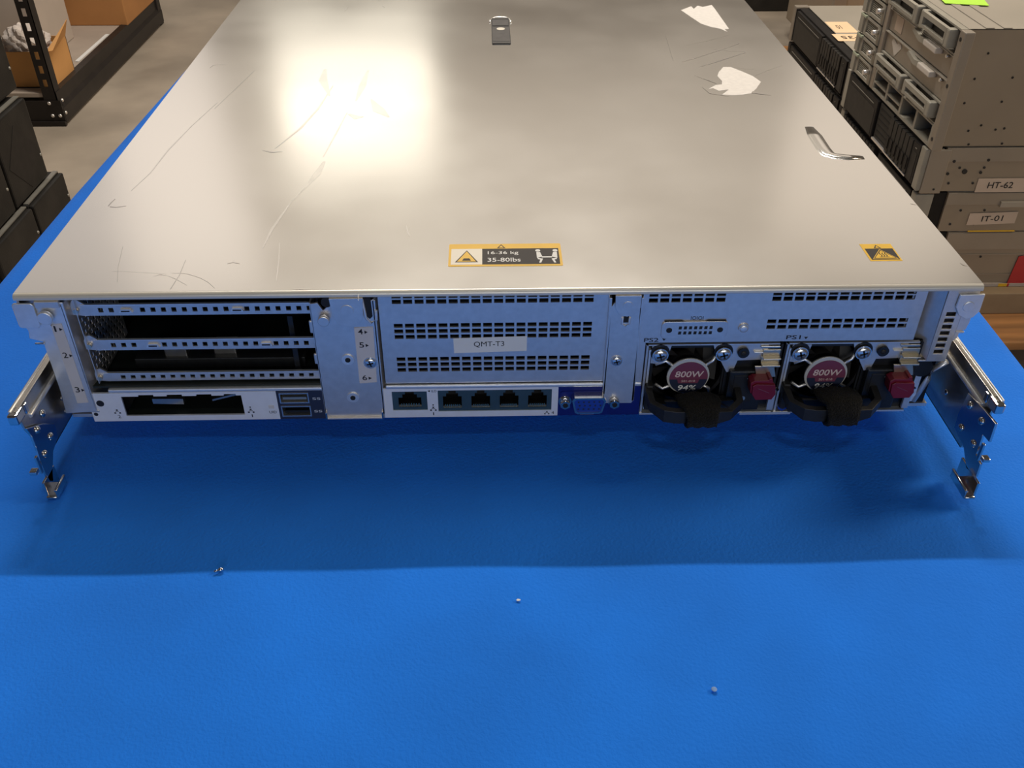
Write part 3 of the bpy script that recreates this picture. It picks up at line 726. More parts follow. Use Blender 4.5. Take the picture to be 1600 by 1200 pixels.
# printed marks
b.prism(circ(-204.4, 9.6, 1.1, 10), -0.08, -0.02, 'ink')
def net_icon(x, z, s_=1.0):
    b.box(x-0.9*s_, x+0.9*s_, -0.08, -0.03, z-0.12, z+0.12, 'ink')
    for dx, dz in ((-1.2, -0.9), (0.0, 0.9), (1.2, -0.9)):
        b.box(x+(dx-0.45)*s_, x+(dx+0.45)*s_, -0.08, -0.03, z+(dz-0.4)*s_, z+(dz+0.4)*s_, 'ink')
net_icon(-193.5, 11.2); b.text('2', (-193.2, -0.06, 8.0), X, Z, 1.4, 2.0, 'ink')
net_icon(-127.2, 10.6); b.text('1', (-127.0, -0.06, 7.4), X, Z, 0.5, 1.8, 'ink'); b.prism(circ(-127.2, 12.9, 0.4, 8), -0.08, -0.03, 'ink')
b.text('UID', (-116.3, -0.06, 9.6), X, Z, 3.6, 1.6, 'ink', bold=0.008); b.box(-118.0, -115.4, -0.2, -0.02, 12.0, 13.8, 'slotlab')
b.text('iLO', (-35.0, -0.06, 21.6), X, Z, 2.6, 1.5, 'ink', bold=0.008); b.prism([(-38.2, 21.6), (-37.0, 22.2), (-37.0, 21.0)], -0.08, -0.03, 'ink')
net_icon(-35.8, 10.4); b.text('1', (-35.8, -0.06, 7.2), X, Z, 0.5, 1.8, 'ink'); b.prism(circ(-35.8, 12.8, 0.4, 8), -0.08, -0.03, 'ink')
net_icon(21.6, 6.9, 0.8); b.text('4', (24.6, -0.06, 6.9), X, Z, 1.3, 1.8, 'ink')
b.build('io_panel', SV)
IO = bpy.data.objects['io_panel']
b = MB()
b.box(38.6, 45.6, -0.10, -0.06, 5.6, 5.8, 'silvlab'); b.box(38.6, 39.4, -0.12, -0.05, 5.8, 7.6, 'silvlab'); b.box(44.8, 45.6, -0.12, -0.05, 5.8, 7.6, 'silvlab'); b.panel(40.6, 43.6, 5.8, 7.6, -0.12, -0.05, [(40.9, 43.3, 6.1, 7.3)], 'silvlab')
b.build('port_marking', IO); b = MB()
b.text('SS', (-93.6, -0.1, 17.8), X, Z, 4.0, 1.4, 'silvlab'); b.text('SS', (-93.6, -0.1, 9.8), X, Z, 4.0, 1.4, 'silvlab')
b.build('port_marking', IO)

def rj_port(x0, x1, z0, z1, parent):
    w = x1-x0; xm = (x0+x1)/2
    b = MB()
    holes = [(xm-w*0.33, xm+w*0.33, z0+1.7, z1-4.0), (xm-w*0.21, xm+w*0.21, z0+2, z1-2.0), (xm-w*0.13, xm+w*0.13, z0+2, z1-0.5)]
    b.panel(x0, x1, z0, z1, 0.4, 1.6, holes, 'jack')
    b.box(x0+1, x1-1, 12, 12.6, z0, z1, 'darkcav'); b.box(x0+1, x0+1.4, 1.6, 12, z0, z1, 'darkcav'); b.box(x1-1.4, x1-1, 1.6, 12, z0, z1, 'darkcav'); b.box(x0+1, x1-1, 1.6, 12, z1-0.4, z1, 'darkcav')
    b.box(x0+1, x1-1, 1.6, 12, z0+0.9, z0+1.6, 'handle')
    for k in range(8):
        xx = xm - w*0.25 + k*w*0.5/7
        b.box(xx-0.26, xx+0.26, 0.9, 1.6, z0+2.3, z0+3.7, 'gold')
    b.box(xm-w*0.33, xm+w*0.33, 1.0, 2.4, z0+1.4, z0+1.8, 'galv_light')
    return b.build('network_port', parent)
rj_port(-56.0, -38.6, 9.6, 21.4, IO)
for i in range(4):
    rj_port(-33.2 + i*14.25, -33.2 + (i+1)*14.25, 8.6, 21.8, IO)
for (x0, x1, z0, z1) in usb:
    b = MB()
    b.panel(x0, x1, z0, z1, -0.6, 6, [(x0+0.6, x1-0.6, z0+0.6, z1-0.6)], 'screwm')
    b.box(x0, x1, 6, 7, z0, z1, 'darkcav'); b.box(x0+1.4, x1-1.4, 0.6, 6, z0+1.5, z0+3.0, 'brass' if z0 > 14 else 'blackp')
    b.build('usb_port', IO)
# vga connector
b = MB()
x0, x1, z0, z1 = 33.6, 50.6, 10.0, 20.0
outer = [(x0+1.2, z1), (x1-1.2, z1), (x1, z1-1.6), (x1-1.6, z0+1.0), (x1-3.0, z0), (x0+3.0, z0), (x0+1.6, z0+1.0), (x0, z1-1.6)]
cxv, czv = (x0+x1)/2, (z0+z1)/2
b.prism(rrect(x0-5.5, x1+5.5, z0-0.4, z1+0.6, 1.5), -0.4, 0.0, 'navy')
k = 0.86
inner = [(cxv+(q[0]-cxv)*0.88, czv+(q[1]-czv)*0.80) for q in outer]
for i in range(len(outer)):
    j = (i+1) % len(outer)
    o0, o1, i0, i1 = outer[i], outer[j], inner[i], inner[j]
    b.hexa(((o0[0],-5.5,o0[1]),(o1[0],-5.5,o1[1]),(i1[0],-5.5,i1[1]),(i0[0],-5.5,i0[1]),(o0[0],-0.3,o0[1]),(o1[0],-0.3,o1[1]),(i1[0],-0.3,i1[1]),(i0[0],-0.3,i0[1])), 'chrome')
b.prism(inner, -5.0, -0.3, 'vga')
for r_ in range(3):
    for i in range(5):
        b.cyl((cxv-5.2+i*2.6+(0.6 if r_ == 1 else 0), -5.05, czv+2.2-r_*2.2), NY, 0.5, 0.2, 'navyb', 8)
b.build('vga_port', IO)
for x in (30.5, 55.2):
    b = MB(); b.cyl((x, -2.0, 14.4), NY, 2.6, 4.0, 'chrome', 6); b.cyl((x, -4.1, 14.4), NY, 1.3, 0.3, 'darkcav', 12); b.cyl((x, -0.3, 14.4), NY, 3.3, 0.5, 'chrome'); b.build('jack_screw', IO)

# ------------------------------------------------------------------ power supplies
def psu(dx, strap_top, flop):
    root = None
    b = MB()
    # outer sheet: black frame and silver rim; everything in coordinates of the left unit, then moved by dx
    ox = dx
    x0, x1, z0, z1 = 68.6+ox, 136.0+ox, 6.4, 47.6
    b.panel(x0, x1, z0, z1, 2.0, 3.0, [(x0+4.5, x0+41, z0+4, z1-3)], 'blackp')
    b.box(x0+0.2, x0+1.2, -0.5, 3, z0, z1, 'galv'); b.box(x0+1.8, x0+2.8, 0.2, 3, z0+2, z1-3, 'galv_light')
    b.box(x0, x1-2, 0.4, 3, z1-0.6, z1, 'galv_light')
    b.box(x0, x1, -1.0, 2.5, z0-0.8, z0+0.2, 'galv_light')
    b.box(x1-1.6, x1-0.4, 0.0, 3, z0, z1, 'darkcav')
    # upper sheet between the screws
    b.prism([(x0+3.2, z1-1), (x0+3.2, z1-11), (x0+6.5, z1-11.5), (x0+11, z1-8.5), (x0+12.5, z1-1)], 0.6, 1.8, 'galv')
    b.prism([(x0+33, z1-0.8), (x0+34.5, z1-5.5), (x0+37, z1-9), (x0+41.5, z1-17), (x0+44.5, z1-16.5), (x0+46, z1-10), (x0+60, z1-9.5), (x0+60, z1-0.8)], 0.6, 1.8, 'galv')
    b.box(x0+8, x0+42, 30, 31, z0, z1, 'darkcav')
    b.box(x0+4, x0+5, 3, 30, z0, z1, 'darkcav'); b.box(x0+40, x0+41, 3, 30, z0, z1, 'darkcav')
    root = b.build('power_supply', SV)
    cx, cz = x0+22.2, 29.6
    # fan
    b = MB()
    n = 40
    ring_o = circ(cx, cz, 19.5, n); ring_i = circ(cx, cz, 17.8, n)
    for i in range(n):
        j = (i+1) % n
        b.hexa(((ring_o[i][0],4,ring_o[i][1]),(ring_o[j][0],4,ring_o[j][1]),(ring_i[j][0],4,ring_i[j][1]),(ring_i[i][0],4,ring_i[i][1]),
                (ring_o[i][0],14,ring_o[i][1]),(ring_o[j][0],14,ring_o[j][1]),(ring_i[j][0],14,ring_i[j][1]),(ring_i[i][0],14,ring_i[i][1])), 'bezel')
    b.cyl((cx, 9, cz), NY, 9, 8, 'bezel', 28)
    for i in range(7):
        a = 2*PI*i/7 + 0.3
        p = []
        for rr, da, yy in ((8.5, 0, 6), (17.2, 0.15, 6), (17.2, 0.75, 12), (8.5, 0.6, 12)):
            p.append((cx+rr*math.cos(a+da), yy, cz+rr*math.sin(a+da)))
        b.hexa(p + [(q[0], q[1]+0.9, q[2]) for q in p], 'bezel2')
    b.build('fan', root)
    # guard: centre disc and four spokes
    b = MB()
    b.cyl((cx, -0.6, cz), NY, 10.5, 1.2, 'lid_edge', 40)
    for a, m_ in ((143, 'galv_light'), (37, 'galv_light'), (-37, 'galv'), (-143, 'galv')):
        t_ = math.radians(a)
        p0 = (cx+9.8*math.cos(t_), -0.3, cz+9.8*math.sin(t_)); p1 = (cx+14.5*math.cos(t_*1.0), 0.4, cz+14.0*math.sin(t_)); p2 = (cx+(17.5 if a > 0 else 16.5)*math.cos(t_*1.12), 1.0, cz+17.5*math.sin(t_*1.12))
        b.tube([p0, p1, p2], 0.8, m_, seg=8)
    b.build('fan_guard', root)
    # badge
    b = MB()
    bx, bz, r = cx+0.3, cz-0.8, 9.5
    b.prism(circ(bx, bz, r, 40), -1.35, -1.2, 'navyb')
    zs = bz - 0.9
    a0 = math.degrees(math.asin((zs-bz)/r))
    b.prism(circ(bx, bz, r, 30, a0, 180-a0), -1.42, -1.3, 'maroon')
    b.prism([(bx-5.6, zs+0.1), (bx+5.6, zs+0.1), (bx+4.8, zs-2.4), (bx-4.8, zs-2.4)], -1.42, -1.3, 'maroon')
    b.text('800W', (bx+0.2, -1.5, bz+2.3), X, Z, 14.2, 3.7, 'pinkt', bold=0.016, shear=0.12)
    b.text('501-010', (bx, -1.5, bz-1.9), X, Z, 6.8, 1.3, 'pinkt')
    b.text('94%', (bx-0.2, -1.5, bz-6.0), X, Z, 9.0, 3.3, 'whitet', bold=0.014, shear=0.12)
    bd = b.build('wattage_badge', root)
    bd['label'] = 'round maroon and navy badge reading 800W'
    screw((x0+7.3, -0.9, z1-5.6), 3.5, root); screw((x0+38.2, -0.9, z1-5.3), 3.5, root)
    for q in ((x0+7.3, z1-4.9), (x0+38.2, z1-4.6)):
        pass
    b = MB(); b.cyl((x0+7.2, 0.5, z1-4.6), NY, 4.7, 0.6, 'blackp', 24); b.build('screw_seat', root)
    b = MB(); b.cyl((x0+38.3, 0.5, z1-4.4), NY, 4.6, 0.6, 'blackp', 24); b.build('screw_seat', root)
    b = MB(); b.cyl((x0+47.8, -0.2, z1-4.6), NY, 2.8, 2.0, 'blackp', 24); b.dome((x0+47.8, -1.2, z1-4.6), NY, 1.4, 0.5, 'bezel2'); b.build('status_light', root)
    # inlet block
    b = MB()
    b.box(x0+42.5, x0+60, -2.0, 3.0, z0+2.0, z0+26.5, 'blackp', 1.0)
    b.box(x0+45.0, x0+55.5, -2.3, -1.5, z0+7.5, z0+24.0, 'darkcav', 0.6)
    b.cyl((x0+51.0, -2.4, z0+10.0), NY, 1.3, 0.4, 'brass', 12)
    b.box(x0+51.5, x0+54.5, -2.5, -2.2, z0+22.0, z0+22.5, 'galv')
    b.build('power_inlet', root)
    # bent tab
    b = MB()
    b.box(x0+57.5, x0+66, -0.6, 2, z1-6.5, z1-3.0, 'brass'); b.box(x0+53.0, x0+57.6, -0.8, 2, z1-4.6, z1-4.2, 'galv_light')
    b.box(x0+57.3, x0+66, -3.5, -0.5, z1-7.2, z1-6.4, 'brass'); b.box(x0+57.0, x0+66, -1.2, 1, z1-10.0, z1-7.0, 'brass')
    b.box(x0+57.0, x0+66, -4.2, -1.0, z1-11.0, z1-10.0, 'brass')
    b.prism([(x0+53.8, z1-11.0), (x0+63.4, z1-11.0), (x0+65.2, z1-17.5), (x0+55.6, z1-17.5)], -3.2, -2.4, 'brass')
    b.box(x0+56, x0+65.5, -0.6, 1.0, z1-2.2, z1-1.0, 'railm')
    b.build('retaining_tab', root, bevel=0.0002)
    # red latch
    b = MB()
    lx, lz, ly = x0+51.4, z0+14.2, -10.0
    top = [(0.0, 10.2), (1.8, 11.6), (8.6, 11.6), (8.8, 12.6), (10.4, 12.6), (10.8, 11.2), (13.2, 4.0), (12.0, 2.6), (3.0, 2.4), (0.6, 4.2)]
    b.prism([(lx+p, lz+q) for p, q in top], ly+1.0, -3.0, 'red')
    b.prism([(lx+0.8+p*0.93, lz+0.2+q*0.96) for p, q in [(0.6, 3.8), (3.0, 0.2), (11.6, 0.4), (13.2, 3.8), (12.0, 9.8), (2.0, 10.2), (0.2, 9.0)]], ly, ly+2.0, 'red')
    b.hexa(((lx+3.5,ly-0.3,lz+7.4),(lx+9.5,ly-0.3,lz+4.6),(lx+9.5,ly+0.2,lz+4.6),(lx+3.5,ly+0.2,lz+7.4),(lx+3.6,ly-0.3,lz+7.9),(lx+9.7,ly-0.3,lz+5.1),(lx+9.7,ly+0.2,lz+5.1),(lx+3.6,ly+0.2,lz+7.9)), 'maroon')
    rl = b.build('release_latch', root, bevel=0.0008); rl['label'] = 'maroon plastic release latch'
    b = MB(); b.box(x0+63.0, x0+66.4, -5.5, -3.6, z0+4.5, z0+18.0, 'galv', 0.5); b.tube([(x0+61, -4, z0+20), (x0+64.5, -5.5, z0+18.5), (x0+67.0, -5.0, z0+17)], 0.7, 'chrome', seg=8); b.build('side_spring', root)
    # handle: looped arms reaching forward and down
    b = MB()
    hx0, hx1 = x0+2.4, x0+48.0
    yf = -17.0
    path = [(hx0+0.6, 0, 21.5), (hx0+0.6, -5, 21.3), (hx0+1.4, -12, 19.8), (hx0+7.0, yf, 18.4), (hx0+12, yf-0.8, 18.0), (hx1-12, yf-0.8, 17.8), (hx1-7.0, yf, 18.2), (hx1-1.0, -11, 19.4), (hx1-0.6, 0, 21.0)]
    P_ = [Vector(p) for p in path]; rings = []
    kk = b.mi('handle')
    for i, p in enumerate(P_):
        tt = (P_[min(i+1, len(P_)-1)] - P_[max(i-1, 0)]).normalized()
        u = Vector((tt.y, -tt.x, 0)).normalized()
        hw, hh = 1.7, (3.6 if 2 < i < 6 else 2.6)
        rings.append([b.bm.verts.new((p + u*sx*hw + Vector((0,0,sz*hh)))*0.001) for sx, sz in ((-1,-1),(1,-1),(1,1),(-1,1))])
    for A, B_ in zip(rings, rings[1:]):
        for q in range(4):
            f = b.bm.faces.new([A[q], A[(q+1) % 4], B_[(q+1) % 4], B_[q]]); f.material_index = kk
    b.bm.faces.new(rings[0][::-1]).material_index = kk; b.bm.faces.new(rings[-1]).material_index = kk
    b.prism([(hx0+8, 19.4), (hx1-9, 19.4), (hx1-14, 13.5), (hx0+12, 13.5)], -8, -6.5, 'handle')
    b.box(hx0-0.6, hx0+3.0, -3, 2, 10, 25, 'handle', 0.6)
    b.prism([(hx0+1, 16), (hx0+12, 14), (hx0+12, 8.4), (hx0+4, 8.4)], -4, 1, 'handle'); b.prism([(hx1-14, 15), (hx1+1, 17), (hx1-3, 8.4), (hx1-13, 8.4)], -4, 1, 'handle')
    b.tube([(hx1-12, -4.2, 17), (hx1-2, -4.2, 10.5)], 0.5, 'bezel2', seg=6)
    b.build('handle', root, bevel=0.0008)
    # strap wrapped around the handle
    b = MB()
    sx0, sx1 = x0+18.0, x0+35.5
    sec = [(-2.4, strap_top-6.5), (-6, strap_top-3.5), (-13, strap_top-2.6), (-19.0, strap_top-2.8), (-22.4, 19.5), (-22.4, 15.5), (-18, 12.6), (-13, 13.0), (-10.6, 17)]
    n = 10
    grid = []
    for i in range(n+1):
        f_ = i/n; row = []
        for jj, (yy, zz) in enumerate(sec):
            wob = 0.5*math.sin(i*1.7+jj)
            sh = 3.0*(1-f_*2) if jj > 3 else 0
            wide = -2.5*(1-2*f_) if jj < 3 else 0
            row.append(b.bm.verts.new(Vector((sx0+(sx1-sx0)*f_ + sh*0.45 + wide*0.7, yy+wob*0.4, zz+wob*0.5 - (2.2*abs(f_-0.5)**2*4 if jj < 3 else 0)))*0.001))
        grid.append(row)
    kk = b.mi('velcro')
    for A, B_ in zip(grid, grid[1:]):
        for q in range(len(sec)-1):
            f = b.bm.faces.new([A[q], A[q+1], B_[q+1], B_[q]]); f.material_index = kk; f.smooth = True
    st = b.build('fastening_strap', root)
    so = st.modifiers.new('thick', 'SOLIDIFY'); so.thickness = 0.0022; so.offset = 0
    st['label'] = 'fuzzy black fastening strap'
    return root
psu(0, 26.0, 0)
psu(68.6, 28.2, 1)
b = MB()
b.cyl((141.5, -0.5, 9.5), NY, 2.6, 1.2, 'vga', 6); b.cyl((141.5, -1.3, 9.5), NY, 1.2, 0.6, 'navyb', 6); b.box(120, 146, -1.5, 2, 5.0, 6.4, 'galv_light'); b.build('blue_screw', SV)
b = MB(); b.box(206.5, 209.5, 1.5, 5, 10, 36, 'galv_light'); b.cyl((208.5, 2, 31), NY, 5, 2, 'blackp'); b.tube([(219, 0, 36), (214.5, 2.0, 30), (213.5, 2.0, 24), (209.5, 2.0, 10)], 1.4, 'galv_light', seg=8); b.box(204.5, 217, 6, 8, 6, 36, 'bezel'); b.build('edge_stiffener', SV)

# ------------------------------------------------------------------ slide rails on both sides
def slide_rail(side):
    s_ = side
    xi = 225.2 if s_ > 0 else 222.2     # inner web plane
    def bx(b, a0, a1, *r, bev=0):
        a0, a1 = s_*a0, s_*a1
        b.box(min(a0, a1), max(a0, a1), *r, bev)
    ye = -38 if s_ > 0 else -33
    zt_, zb_ = (40.5, 1.2) if s_ > 0 else (37.5, 1.0)
    b = MB()
    n = 'railm'
    # web with a slanting end, extruded across its thickness
    b.prism([(ye+13, zb_), (640, zb_), (640, zt_), (ye, zt_), (ye+2, zt_-12)], s_*xi, s_*(xi+1.2), n, plane='yz')
    # folded channel lips along the top and a rolled edge
    bx(b, xi, xi+3.0, ye, 640, zt_-0.9, zt_-0.3, n)
    bx(b, xi+2.4, xi+3.2, ye, 640, zt_-5.0, zt_, n)
    b.tube([(s_*(xi+3.2), ye, zt_-0.2), (s_*(xi+3.2), 640, zt_-0.2)], 0.7, 'galv_light', seg=8)
    b.tube([(s_*(xi-0.4), ye+8, zt_-8.5), (s_*(xi-0.4), 640, zt_-8.5)], 1.3, 'galv_light', seg=8)
    bx(b, xi, xi+4.0, ye+13, 640, zb_, zb_+1.0, n)
    rail = b.build('slide_rail', SV, bevel=0.0002)
    # bright end clip
    b = MB()
    bx(b, xi-1.0, xi+3.4, ye-3.0, ye+5, zt_-5.5, zt_-0.2, 'chrome', bev=0.8)
    bx(b, xi-1.0, xi+0.4, ye+6, ye+9, zt_-6, zt_-0.8, 'chrome', bev=0.5)
    b.build('end_clip', rail)
    # hook bracket riveted to the web
    b = MB()
    hi = xi - 1.4
    if s_ > 0:
        plate = [(-19.4,31.0), (-17.7,16.7), (-18.6,8.9), (-31.6,6.7), (-39.0,0.4), (-48.1,2.9), (-47.5,10.6), (-41.9,11.6), (-41.2,23.3), (-47.5,24.0), (-46.7,34.4), (-35.3,33.5)]
        claw = [(-37.6,0.4), (-32.7,-6.5), (-45.2,-7.2), (-51.3,-0.6), (-49.8,2.5), (-44.7,2.7)]
        rv = [(-24.3,27.5), (-36.8,27.8), (-24.0,13.3), (-37.2,14.4)]
        tabp = (-45.5,12.4)
    else:
        plate = [(-20.6,20.7), (-11.6,13.3), (-13.1,6.0), (-20.9,3.7), (-27.4,-3.4), (-30.0,-7.8), (-32.8,-5.1), (-33.6,2.2), (-33.4,8.5), (-32.6,13.4), (-32.5,22.4), (-34.2,28.8)]
        claw = [(-32.9,-4.2), (-37.6,-9.0), (-37.2,-12.8), (-29.6,-18.0), (-24.6,-16.1), (-29.1,-7.7)]
        rv = [(-18.2,25.0), (-18.6,11.1), (-28.2,8.3), (-26.9,22.0)]
        tabp = (-36.8,5.1)
    b.prism(plate, s_*hi, s_*(hi-1.2), 'chrome', plane='yz')
    b.build('hook_bracket', rail, bevel=0.0002)
    b = MB()
    ys = [q[0] for q in claw]; zs_ = [q[1] for q in claw]
    ya, yb, za_ = min(ys), max(ys), max(min(zs_), -11.0)
    # folded claw: floor plate with an upright lip on its inner edge
    bx(b, hi-5.4, hi-0.2, ya, ya+(yb-ya)*0.75, za_, za_+1.0, 'chrome')
    bx(b, hi-6.0, hi-5.2, ya-1, ya+(yb-ya)*0.8, za_, za_+4.4, 'chrome')
    b.tube([(s_*(hi-5.6), ya-1, za_+4.5), (s_*(hi-5.6), ya+(yb-ya)*0.8, za_+4.5)], 0.8, 'chrome', seg=8)
    b.tube([(s_*(hi-5.4), ya-0.8, za_+0.6), (s_*(hi-0.5), ya-0.8, za_+0.6)], 0.8, 'chrome', seg=8)
    bx(b, hi-1.2, hi, ya, yb, za_, za_+9, 'chrome')
    b.build('claw', rail, bevel=0.0003)
    b = MB(); bx(b, hi-0.2, hi+3.2, tabp[0]-2.0, tabp[0]+1.5, tabp[1]-1.2, tabp[1]+0.8, 'chrome', bev=0.5); bx(b, hi-2.4, hi-1.2, tabp[0]-1.0, tabp[0]+1.0, tabp[1]-1.0, tabp[1]+9, 'chrome', bev=0.4); b.build('spring_clip', rail)
    for (yy, zz) in rv:
        b = MB(); b.dome((s_*(hi-1.2), yy, zz), (-s_, 0, 0), 2.0, 1.4, 'chrome'); b.build('rivet', rail)
    b = MB(); b.dome((s_*xi, ye+40, zb_+14), (-s_, 0, 0), 1.5, 0.8, 'chrome'); b.build('rivet', rail)
slide_rail(1); slide_rail(-1)

# ------------------------------------------------------------------ small litter on the cloth
(qx, qy) = (-128.0,-85.9)
b = MB(); b.tube([(-1.9, -0.8, 0.9), (0.2, 0.0, 0.9)], 0.45, 'chrome', seg=8); b.tube([(0.1, 0, 0.9), (1.0, 0.35, 0.9), (2.0, 0.7, 0.9)], [0.9, 1.0, 0.7], 'chrome', seg=10)
tag(b.build('loose_screw', loc=(qx/1000, qy/1000, TZ)), 'tiny silver screw lying on the blue cloth in front of the server', 'screw')
(qx, qy) = (4.0,-105.1)
b = MB(); b.prism([(-1.0, 0), (-0.3, 0.6), (0.9, 0.3), (0.7, -0.4), (-0.5, -0.5)], 0, 0.4, 'paper', plane='xy')
tag(b.build('paper_scrap', loc=(qx/1000, qy/1000, TZ)), 'tiny white paper crumb on the cloth below the network ports', 'scrap')
(qx, qy) = (79.2,-151.1)
b = MB(); b.dome((0, 0, 0.1), Z, 1.2, 0.3, 'lint', 10)
tag(b.build('lint_ball', loc=(qx/1000, qy/1000, TZ)), 'faint pale lint fleck on the blue cloth near the bottom right', 'lint')

# ------------------------------------------------------------------ right-hand pallet and stack of servers (metres)
t = thing('wooden_pallet', 'orange-brown wooden pallet on the floor under the right-hand server stack', 'pallet', (1.2, 1.5, 0))
# local coordinates relative to (1.2,1.5,0)
for i in range(6):
    y0 = -0.44 + i*0.165
    b = MB(1); b.box(-0.48, 0.5, y0, y0+0.155, 0.052, 0.070, 'wood', 0.003); b.build('deck_board', t)
for xx in (-0.40, 0, 0.42):
    b = MB(1); b.box(xx-0.03, xx+0.03, -0.42, 0.52, 0.0, 0.052, 'wood', 0.002); b.build('runner', t)
b = MB(1); b.box(0.79, 1.55, 1.16, 1.66, 0.0705, 0.117, 'tan', 0.002)
tag(b.build('fibreboard_riser'), 'tan board block on the pallet, directly under the nearer server stack', 'board')

def rivets(b, pts, y, m='bezel2', r=0.0022):
    for x, z in pts: b.cyl((x, y-0.0006, z), NY, r, 0.0012, m, 8)

# generic black fronted 2U server (front faces -x, width along y)
def black_server(label, x0, y0, y1, z0, z1, bodyx, style=0, group=None, labels=()):
    t = thing('rack_server', label, 'server', (x0, y0, z0))
    if group: t['group'] = group
    W_, H_ = y1-y0, z1-z0
    b = MB(1)
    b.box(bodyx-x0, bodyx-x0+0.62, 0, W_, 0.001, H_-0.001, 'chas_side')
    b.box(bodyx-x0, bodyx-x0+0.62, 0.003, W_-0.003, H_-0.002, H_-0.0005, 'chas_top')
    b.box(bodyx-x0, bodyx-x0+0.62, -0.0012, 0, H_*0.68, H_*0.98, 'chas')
    rivets(b, [(bodyx-x0+0.02+0.045*(i % 2)+0.012*(i//2), H_*(0.2+0.35*(i//2))) for i in range(4)], -0.0006, 'ink', 0.0025)
    ch = b.build('chassis', t, bevel=0.0008)
    b = MB(1)
    b.box(0.004, bodyx-x0, 0.004, W_-0.004, 0.002, H_-0.002, 'bezel', 0.002)
    b.build('front_bezel', t)
    # ears
    for e0, e1 in ((0.0, 0.018), (W_-0.018, W_)):
        b = MB(1); b.box(-0.004, 0.030, e0-0.002, e1, 0.003, H_-0.003, 'ucs' if style != 2 else 'bezel', 0.002); b.build('rack_ear', t)
    # bays: (a,b) fractions along y measured from the near side
    def bay(a, c, kind):
        ya, yc = W_*a, W_*c
        if kind == 'blank':
            b = MB(1); b.box(-0.004, 0.006, ya, yc, 0.006, H_-0.006, 'bezel', 0.002)
            b.box(-0.005, -0.003, ya+0.02, yc-0.02, H_*0.80, H_*0.80+0.0012, 'casegrey')
            b.box(-0.0045, -0.003, ya+0.008, yc-0.008, H_*0.10, H_*0.72, 'bezel2'); b.build('drive_blank', t)
        elif kind == 'open':
            b = MB(1); b.box(0.001, 0.004, ya, yc, 0.006, H_-0.006, 'ucs_dark'); b.box(-0.003, 0.003, ya, yc, 0.005, 0.009, 'galv'); 
            for k in range(6): b.box(0.0, 0.002, ya+0.006, yc-0.006, 0.014+k*0.011, 0.016+k*0.011, 'bezel')
            b.build('open_bay', t)
        elif kind == 'drives':
            n = max(1, int(round((yc-ya)/0.018)))
            for k in range(n):
                y_ = ya + (yc-ya)*k/n
                b = MB(1); b.box(-0.005, 0.006, y_+0.0012, y_+(yc-ya)/n-0.0012, 0.012, H_-0.008, 'bezel2', 0.0015)
                b.box(-0.0065, -0.004, y_+0.004, y_+(yc-ya)/n-0.004, 0.020, H_*0.5, 'bezel'); b.build('drive_caddy', t)
            b = MB(1); b.box(-0.005, 0.0, ya+0.001, yc-0.001, 0.0065, 0.009, 'galv'); b.build('light_strip', t)
    for q in labels: q(t, ch)
    return t, bay

def flat_label(t, parent, x0, x1, z0, z1, y, m, txt=None, tw=0.05, th=0.012, skew=0.0, label=None, tc='ink'):
    b = MB(1)
    b.hexa(((x0, y-0.0006, z0), (x1, y-0.0006, z0+skew), (x1, y, z0+skew), (x0, y, z0), (x0, y-0.0006, z1), (x1, y-0.0006, z1+skew), (x1, y, z1+skew), (x0, y, z1)), m)
    if txt: b.text(txt, ((x0+x1)/2, y-0.0009, (z0+z1)/2+skew/2), (1, 0, skew/(x1-x0)), (0, 0, 1), tw, th, tc, bold=0.008)
    o = b.build('paper_label', parent)
    if label: o['label'] = label

# near stack, bottom to top.  local x = world - 0.78
def lab_bottom(t, ch):
    pass
s1, bay = black_server('grey-brown server lowest in the right-hand stack, with a red tag on its side', 0.79, 1.19, 1.63, 0.1175, 0.2365, 0.865)
bay(0.05, 0.45, 'blank'); bay(0.5, 0.95, 'drives')
b = MB(1); b.prism([(0.222, 0.005), (0.30, 0.005), (0.30, 0.075), (0.226, 0.066)], -0.0030, -0.0018, 'redtag'); b.build('red_tag', s1)['label'] = 'bright red tag'
b = MB(1); b.box(0.14, 0.40, -0.004, 0.0, 0.0003, 0.007, 'whitebox'); b.box(0.205, 0.222, -0.0045, 0.0, 0.0005, 0.0068, 'yellow'); b.box(0.222, 0.226, -0.0045, 0, 0.0005, 0.0068, 'redtag'); b.build('edge_sticker', s1)
b = MB(1); b.box(0.09, 0.33, -0.0016, 0.0, 0.070, 0.0715, 'chas'); b.box(0.09, 0.33, -0.0016, 0.0, 0.026, 0.0275, 'chas'); b.build('side_crease', s1)
s2, bay = black_server('grey-brown server with a paper label reading IT-01 on its side', 0.785, 1.19, 1.63, 0.2370, 0.3180, 0.842)
bay(0.05, 0.45, 'blank'); bay(0.5, 0.95, 'drives')
flat_label(s2, s2, 0.108, 0.199, 0.0145, 0.0385, -0.0014, 'beiget', 'IT-01', 0.040, 0.0115, 0.003, 'paper label reading IT-01')
b = MB(1); b.box(0.158, 0.30, -0.006, 0.0, 0.052, 0.063, 'chas_top', 0.001); b.build('side_strip', s2)
b = MB(1); b.box(0.115, 0.205, -0.0018, 0.0, 0.0003, 0.0022, 'yellow'); b.build('yellow_tape', s2)
s3, bay = black_server('grey-brown server with a paper label reading HT-62 on its side', 0.78, 1.19, 1.63, 0.3190, 0.4050, 0.815)
bay(0.045, 0.12, 'blank'); bay(0.12, 0.385, 'drives'); bay(0.39, 0.55, 'open'); bay(0.56, 0.955, 'blank')
flat_label(s3, s3, 0.108, 0.26, -0.0005, 0.0265, -0.0014, 'beiget', None)
b = MB(1); b.text('HT-62', (0.152, -0.0026, 0.0135), X, Z, 0.047, 0.0125, 'ink', bold=0.008); b.build('label_lettering', s3)
